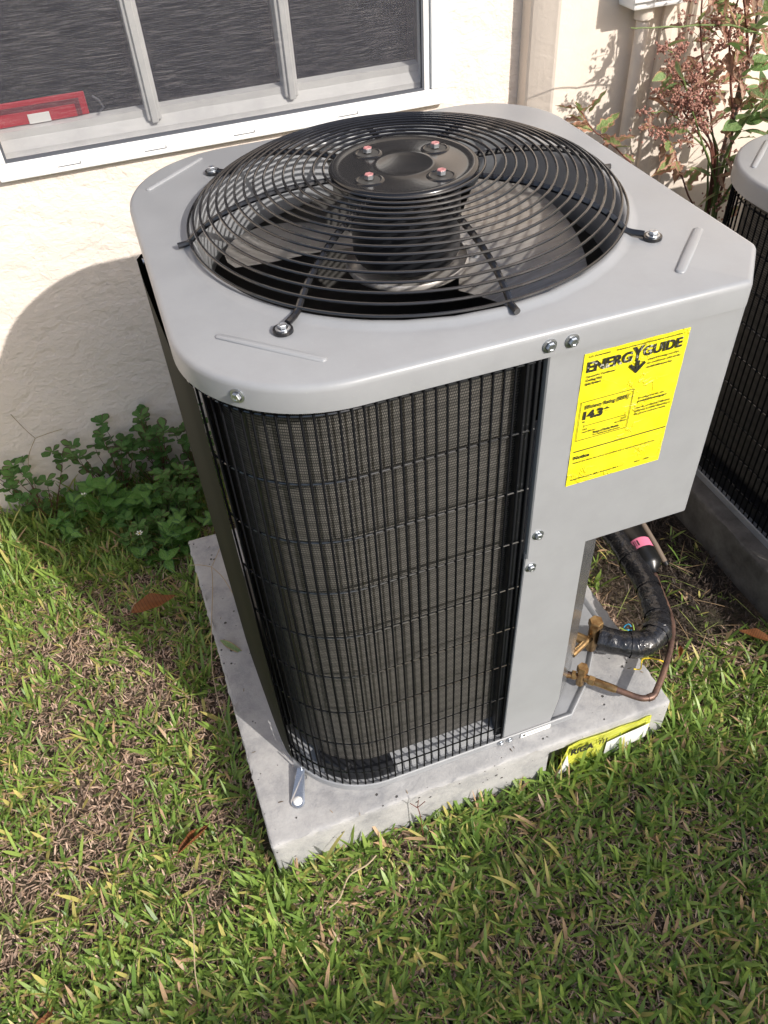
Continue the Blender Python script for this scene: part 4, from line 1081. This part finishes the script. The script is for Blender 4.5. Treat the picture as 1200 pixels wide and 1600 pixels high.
leafy(b3, 'oak', 20, .052, .5, 1, .2, .06); leafy(b3, 'brown', 24, .045, .35, 1, -.3, .05)
leafy(b6, 'green', 16, .06, .5, 1, .4, .05); leafy(b6, 'lance', 8, .11, .45, .9, .8, .02)
leafy(b10, 'green', 12, .055, .2, 1, .4, .04); leafy(b10, 'lance', 8, .08, .0, .8, .2)
leafy(b11, 'brown', 24, .045, .4, 1, -.3, .07); leafy(b11, 'oak', 18, .055, .4, 1, .2, .06)
for f_ in fan: leafy(f_, 'brown', 4, .03, .6, 1, 0, .02)
leafy(b2, 'brown', 14, .05, .2, .9, -.4, .04); leafy(b5, 'lance', 5, .06, .3, 1, .3)
leafy(b12, 'oak', 22, .066, .3, 1, .3, .03); leafy(b13, 'oak', 22, .066, .3, 1, .3, .04)
for p0, cnt in (((1.33, 1.02, .90), 8), ((1.44, 1.0, 1.03), 14), ((1.50, 1.0, .93), 10), ((1.58, .98, .62), 8)):
    for k in range(cnt): put_leaf(sh, random.choice(['oak', 'oak', 'brown', 'green']), Vector(p0)+rv(.06), (rnd(-1, 1), rnd(-1, .4), rnd(-.6, .6)), .05*rnd(.7, 1.3), rnd(-.8, .8), 'leaf', SO)
# dry seed heads, far too many to count
bm = B()
def clump(c_, s_, n_):
    for k in range(n_):
        p = Vector(c_)+Vector((random.gauss(0, s_[0]), random.gauss(0, s_[1]), random.gauss(0, s_[2])))-SO; r_ = rnd(.0020, .0050)
        q_ = rv(1).normalized(); a, b_ = frame_for(q_)
        v = [bm.verts.new(p+x*r_) for x in (q_*1.4, a, b_, -a*.9, -b_, -q_)]
        for f in ((0, 1, 2), (0, 2, 3), (0, 3, 4), (0, 4, 1), (5, 2, 1), (5, 3, 2), (5, 4, 3), (5, 1, 4)): bm.faces.new([v[i] for i in f])
def spray(P_, lo, n_, ln):
    m_ = len(P_)
    for k in range(n_):
        b_ = P_[int((lo+(1-lo)*k/n_)*(m_-1))]; d = Vector((rnd(-1, 1), rnd(-.6, .3), rnd(-.4, .9))).normalized()
        q0 = b_+d*ln*.5; clump(q0, (.004, .004, .004), 4); clump(b_+d*ln, (.005, .005, .006), 7)
        add_tube(bm, [b_-SO, q0-SO+rv(.002), b_+d*ln-SO], .0007, 3, cap=False)
for f_ in fan: spray(f_, .5, 11, .045)
spray(b3, .45, 30, .065); spray(b11, .4, 22, .065); spray(b5, .5, 24, .03)
for c_, s_, n_ in (((1.375, 1.02, .845), (.03, .02, .022), 60), ((1.44, 1.03, .87), (.02, .02, .04), 40), ((1.40, 1.0, .94), (.025, .02, .03), 40), ((1.30, 1.0, .79), (.03, .012, .010), 70), ((1.42, 1.02, 1.0), (.02, .03, .03), 20), ((1.535, 1.0, .46), (.02, .02, .07), 200)): clump(c_, s_, n_)
tag(obj('seed_heads', bm, M['seed'], sh), kind='stuff')
# little yellow green sprig on the neighbour's grille
sp = weed('sprig', 'little yellow green sprig poking out over the neighbouring unit grille', 'weed', (1.30, .74, .60), .10, 4, 'small', .018, None, 6, .8, 'stem_green')

# a leafy tree out on the lawn shades the foreground
tr_ = thing('garden_tree', 'leafy tree out on the lawn whose crown dapples the foreground grass with shade', 'tree', (0, 0, 0))
t_h = 5.2; cc = Vector((.95, -1.50, GZ))+Ldir*(t_h/Ldir.z*.72)
rng = np.random.default_rng(3)
N = 17000
u_ = rng.normal(size=(N, 3)); u_ /= np.linalg.norm(u_, axis=1)[:, None]; rr_ = rng.random(N)**(1/2.4)
cl = u_*rr_[:, None]*np.array([2.2, 1.0, .85])
keep = (np.sin(cl[:, 0]*5.1+1)+np.sin(cl[:, 1]*6.3)+np.sin(cl[:, 2]*7)) > -1.1
cl = cl[keep]; N = len(cl)
ax = rng.normal(size=(N, 3)); ax /= np.linalg.norm(ax, axis=1)[:, None]; bx2 = np.cross(ax, rng.normal(size=(N, 3))); bx2 /= np.linalg.norm(bx2, axis=1)[:, None]
sz = rng.uniform(.045, .075, N)[:, None]
P4 = np.stack([cl-ax*sz*1.3, cl+bx2*sz*.6, cl+ax*sz*1.3, cl-bx2*sz*.6], 1).reshape(-1, 3)+np.array(cc)
me = bpy.data.meshes.new('crown'); me.from_pydata(P4.tolist(), [], [(4*i, 4*i+1, 4*i+2, 4*i+3) for i in range(N)])
o = link('crown', me, M['tree_leaf'], tr_); tag(o, kind='stuff')
base = Vector((cc.x+.3, cc.y-.5, GZ)); bm = B()
add_tube(bm, smooth_path([base-Vector((0, 0, .1)), base+Vector((-.03, .05, 1.5)), base+Vector((-.1, .2, 2.6)), cc+Vector((0, -.1, .3))], 6), [.13-.004*k for k in range(19)], 12)
for k in range(9):
    a = k*.7; add_tube(bm, smooth_path([cc+Vector((0, -.2, -.7+.1*k)), cc+Vector((math.cos(a)*.8, math.sin(a)*.4, -.2+.05*k)), cc+Vector((math.cos(a)*1.6, math.sin(a)*.8, .1*k-.2))], 5), [.04-.003*i for i in range(11)], 7)
obj('trunk', bm, M['stem_grey'], tr_, True)

# ---------------------------------------------------------------- lawn
rng = np.random.default_rng(11)
def hash_noise(x, y, sc, seed):
    r_ = np.random.default_rng(seed); g_ = r_.random((64, 64)); X = (x*sc) % 63; Y = (y*sc) % 63
    i, j = X.astype(int), Y.astype(int); fx, fy_ = X-i, Y-j; fx = fx*fx*(3-2*fx); fy_ = fy_*fy_*(3-2*fy_)
    i1, j1 = (i+1) % 64, (j+1) % 64
    return (g_[i, j]*(1-fx)+g_[i1, j]*fx)*(1-fy_)+(g_[i, j1]*(1-fx)+g_[i1, j1]*fx)*fy_
def blocked(x, y, m_=.004):
    a = (x > -.093-m_) & (x < PX1+m_) & (y > PYF-m_) & (y < PYB+m_)
    b_ = (x > 1.248-m_) & (x < 2.33) & (y > -.14-m_) & (y < .94)
    w = y > np.where(x > 1.05, PY, WY)-.012
    return a | b_ | w
spots = [(-.42, .68, .10), (-.44, .25, .085), (-.36, .22, .06), (-.52, .42, .09), (-.30, .50, .07), (-.23, .60, .06), (-.17, .36, .05), (-.6, .1, .06), (.98, .24, .10), (.92, .33, .08), (-.36, .33, .05), (-.24, -.02, .05)]
def green_density(x, y):
    n_ = .55*hash_noise(x+9, y+9, 6, 1)+.45*hash_noise(x+9, y+9, 15, 2)
    d = np.clip((n_-.17)*2.5, .2, 1)
    for sx, sy, sr in spots: d *= 1-.93*np.exp(-((x-sx)**2+(y-sy)**2)/(2*(sr*.8)**2))
    gap = (x > PX1+.10) & (x < 1.27) & (y > .12)      # bare soil between the pads
    d = np.where(gap, d*.05, d)
    d = np.where((x < -.05) & (y > .92), np.maximum(d, .8), d)
    near = (x > -.15) & (y < -.0); d = np.where(near, np.maximum(d, .5), d)
    return d
def blades(P, az, lean, L, Wd, bend, col, nseg, name, m, fold=.0):
    """vectorised grass blades: strips curving from vertical-ish to tip; returns object"""
    N = len(P); t_ = np.linspace(0, 1, nseg+1)
    d = np.stack([np.cos(az), np.sin(az)], 1); s = np.stack([-np.sin(az), np.cos(az)], 1)
    V = []
    for k, tt in enumerate(t_):
        ang = lean+bend*tt            # angle from vertical
        # integrate approx
        aa = lean+bend*tt*.5
        h = np.cos(aa)*L*tt; o_ = np.sin(aa)*L*tt
        c_ = np.stack([P[:, 0]+d[:, 0]*o_, P[:, 1]+d[:, 1]*o_, P[:, 2]+h], 1)
        prof_ = (1-tt**4)*(.8+.5*tt) if tt < 1 else 0
        w = Wd*.5*prof_
        tw = np.stack([s[:, 0], s[:, 1], np.zeros(N)], 1)
        if k < nseg:
            V.append(c_-tw*w[:, None]); V.append(c_+tw*w[:, None])
        else: V.append(c_)
    V = np.stack(V, 1); nv = V.shape[1]; base_ = np.arange(N)*nv
    loops = []; 
    quads = np.array([[2*k, 2*k+1, 2*k+3, 2*k+2] for k in range(nseg-1)]); tri = np.array([2*nseg-2, 2*nseg-1, 2*nseg])
    Q = (base_[:, None, None]+quads[None]).reshape(-1, 4); T3 = (base_[:, None]+tri[None])
    me = bpy.data.meshes.new(name)
    nq, nt = len(Q), len(T3)
    me.vertices.add(N*nv); me.vertices.foreach_set('co', V.reshape(-1).astype(np.float32))
    me.loops.add(nq*4+nt*3); me.loops.foreach_set('vertex_index', np.concatenate([Q.reshape(-1), T3.reshape(-1)]).astype(np.int32))
    me.polygons.add(nq+nt)
    ls = np.concatenate([np.arange(nq)*4, nq*4+np.arange(nt)*3]).astype(np.int32)
    me.polygons.foreach_set('loop_start', ls)
    try: me.polygons.foreach_set('loop_total', np.concatenate([np.full(nq, 4), np.full(nt, 3)]).astype(np.int32))
    except Exception: pass
    me.update(calc_edges=True); me.validate()
    at = me.color_attributes.new('col', 'FLOAT_COLOR', 'POINT')
    cc_ = np.ones((N, nv, 4), np.float32); cc_[:, :, :3] = col[:, None, :]
    tp = np.concatenate([np.repeat(t_[:-1], 2), [1]])
    cc_[:, :, 0] *= (1+.25*tp)[None]; cc_[:, :, 1] *= (1+.12*tp)[None]
    at.data.foreach_set('color', cc_.reshape(-1))
    me.polygons.foreach_set('use_smooth', np.ones(nq+nt, bool))
    return link(name, me, m)
def scatter(n_, x0, x1, y0, y1, dens=None):
    x = rng.uniform(x0, x1, n_); y = rng.uniform(y0, y1, n_); k = ~blocked(x, y)
    if dens is not None: k &= rng.random(n_) < dens(x, y)
    return x[k], y[k]
def zg(x, y): return gheight(x, y)
# thatch: dry clippings lying flat
def thatch(n_, box, name):
    x, y = scatter(n_, *box); N = len(x)
    P = np.stack([x, y, zg(x, y)+rng.uniform(0, .014, N)], 1)
    tone = rng.random(N); base_ = np.array([[.20, .135, .10]])*(1-tone)[:, None]+np.array([[.60, .46, .36]])*tone[:, None]
    dk = rng.random(N) < .22; base_[dk] *= .4
    gap = (x > PX1+.08) & (x < 1.28) & (y > .14); base_[gap] *= .16; dn = rng.random(N) < .0  # thatch in the gap is coloured darker to paint in the shade there
    o = blades(P, rng.uniform(0, 2*PI, N), rng.uniform(.7, 1.6, N), rng.uniform(.006, .026, N), rng.uniform(.0014, .0042, N), rng.uniform(-.6, .9, N), base_, 2, name, M['straw'])
    tag(o, kind='stuff', label='dry brown clippings and thatch lying between the grass blades', cat='thatch')
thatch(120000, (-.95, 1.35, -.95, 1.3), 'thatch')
def grass(ncl, box, name, label, k=(3, 6), scale=1.):
    x, y = scatter(ncl, *box, green_density); r_ = rng.integers(k[0], k[1], len(x)); X = np.repeat(x, r_); Y = np.repeat(y, r_); N = len(X)
    cone = rng.random(len(x)); cone = np.repeat(cone, r_); h_ = np.repeat(rng.uniform(.55, 1.25, len(x)), r_)
    X = X+rng.normal(0, .005, N); Y = Y+rng.normal(0, .005, N); kk = ~blocked(X, Y, .001); X, Y, cone, h_ = X[kk], Y[kk], cone[kk], h_[kk]; N = len(X)
    P = np.stack([X, Y, zg(X, Y)+rng.uniform(0, .008, N)], 1)
    c1 = np.array([.095, .205, .04]); c2 = np.array([.30, .43, .10]); c3 = np.array([.46, .44, .15]); c4 = np.array([.46, .33, .21])
    a = np.clip(cone*.6+rng.random(N)*.4, 0, 1)[:, None]; col = c1*(1-a)+c2*a
    r2 = rng.random(N); col[r2 < .10] = c3; col[r2 > .93] = c4; col *= rng.uniform(.8, 1.15, (N, 1))
    Lb = rng.uniform(.020, .052, N)*h_*scale; Wb = rng.uniform(.0028, .0050, N)*scale; big = rng.random(N) < .34; Lb = np.where(big, Lb*1.25, Lb); Wb = np.where(big, rng.uniform(.0055, .0088, N)*scale, Wb)
    # taller tufts hugging the pad and the wall
    edge = (np.abs(Y-PYF) < .05) & (X > -.1) & (X < .9) | (np.abs(X+.093) < .05) & (Y < .86) | (Y > 1.12)
    Lb = np.where(edge, Lb*1.35, Lb); Lb = np.where((X < -.05) & (Y > .92), Lb*1.45, Lb)
    tall = (X > -.06) & (Y < .02) | (X > .84) & (Y < .15); Lb = np.where(tall, Lb*1.15, Lb)
    o = blades(P, rng.uniform(0, 2*PI, N), rng.uniform(.12, 1.25, N), Lb, Wb, rng.uniform(.0, .9, N), col, 4, name, M['grass'])
    tag(o, kind='stuff', label=label, cat='grass'); return o
grass(30000, (-.95, 1.35, -.95, 1.295), 'lawn_grass', 'short wide bladed green lawn around the concrete pad')
def runners(n_, box):
    x, y = scatter(n_, *box); N = len(x); P = np.stack([x, y, zg(x, y)+rng.uniform(.006, .02, N)], 1)
    c_ = np.where(rng.random((N, 1)) < .5, np.array([[.30, .22, .13]]), np.array([[.22, .27, .08]]))*rng.uniform(.7, 1.2, (N, 1))
    az = rng.uniform(0, 2*PI, N); L_ = rng.uniform(.04, .12, N); ex, ey = x+np.cos(az)*L_, y+np.sin(az)*L_; k = ~blocked(ex, ey)
    o = blades(P[k], az[k], rng.uniform(1.2, 1.5, N)[k], L_[k], rng.uniform(.0012, .0022, N)[k], rng.uniform(.0, .3, N)[k], c_[k], 4, 'grass_runners', M['straw'])
    tag(o, kind='stuff', label='thin brown and green grass runners creeping through the lawn', cat='grass')
runners(2600, (-.95, 1.35, -.95, 1.25))
# clippings dropped on the near pad
N = 110; x = rng.uniform(PX0+.01, PX1-.01, N); y = rng.uniform(PYF+.004, PYB-.02, N)
k = (y < -.012) | (x < -.03) | (y < .10) & (x > .72); x, y = x[k], y[k]; N = len(x)
o = blades(np.stack([x, y, np.full(N, .0015)], 1), rng.uniform(0, 2*PI, N), np.full(N, 1.5), rng.uniform(.003, .014, N), rng.uniform(.0010, .0024, N), rng.uniform(-.1, .1, N), np.array([[.2, .15, .09]])*rng.uniform(.4, 1.6, (N, 1)), 2, 'clippings', M['straw'])
tag(o, kind='stuff', label='dry clippings scattered on the near concrete pad', cat='clippings')
grass(16000, (-2.4, -.95, -2.2, 1.29), 'lawn_grass', 'lawn grass stretching beyond the left edge of the photo', (2, 5), 1.5)
grass(16000, (-.95, 3.0, -2.4, -.95), 'lawn_grass', 'lawn grass stretching towards the viewer below the photo', (2, 5), 1.5)
grass(12000, (1.35, 3.4, -.95, 1.2), 'lawn_grass', 'lawn grass stretching beyond the second unit at right', (2, 5), 1.5)
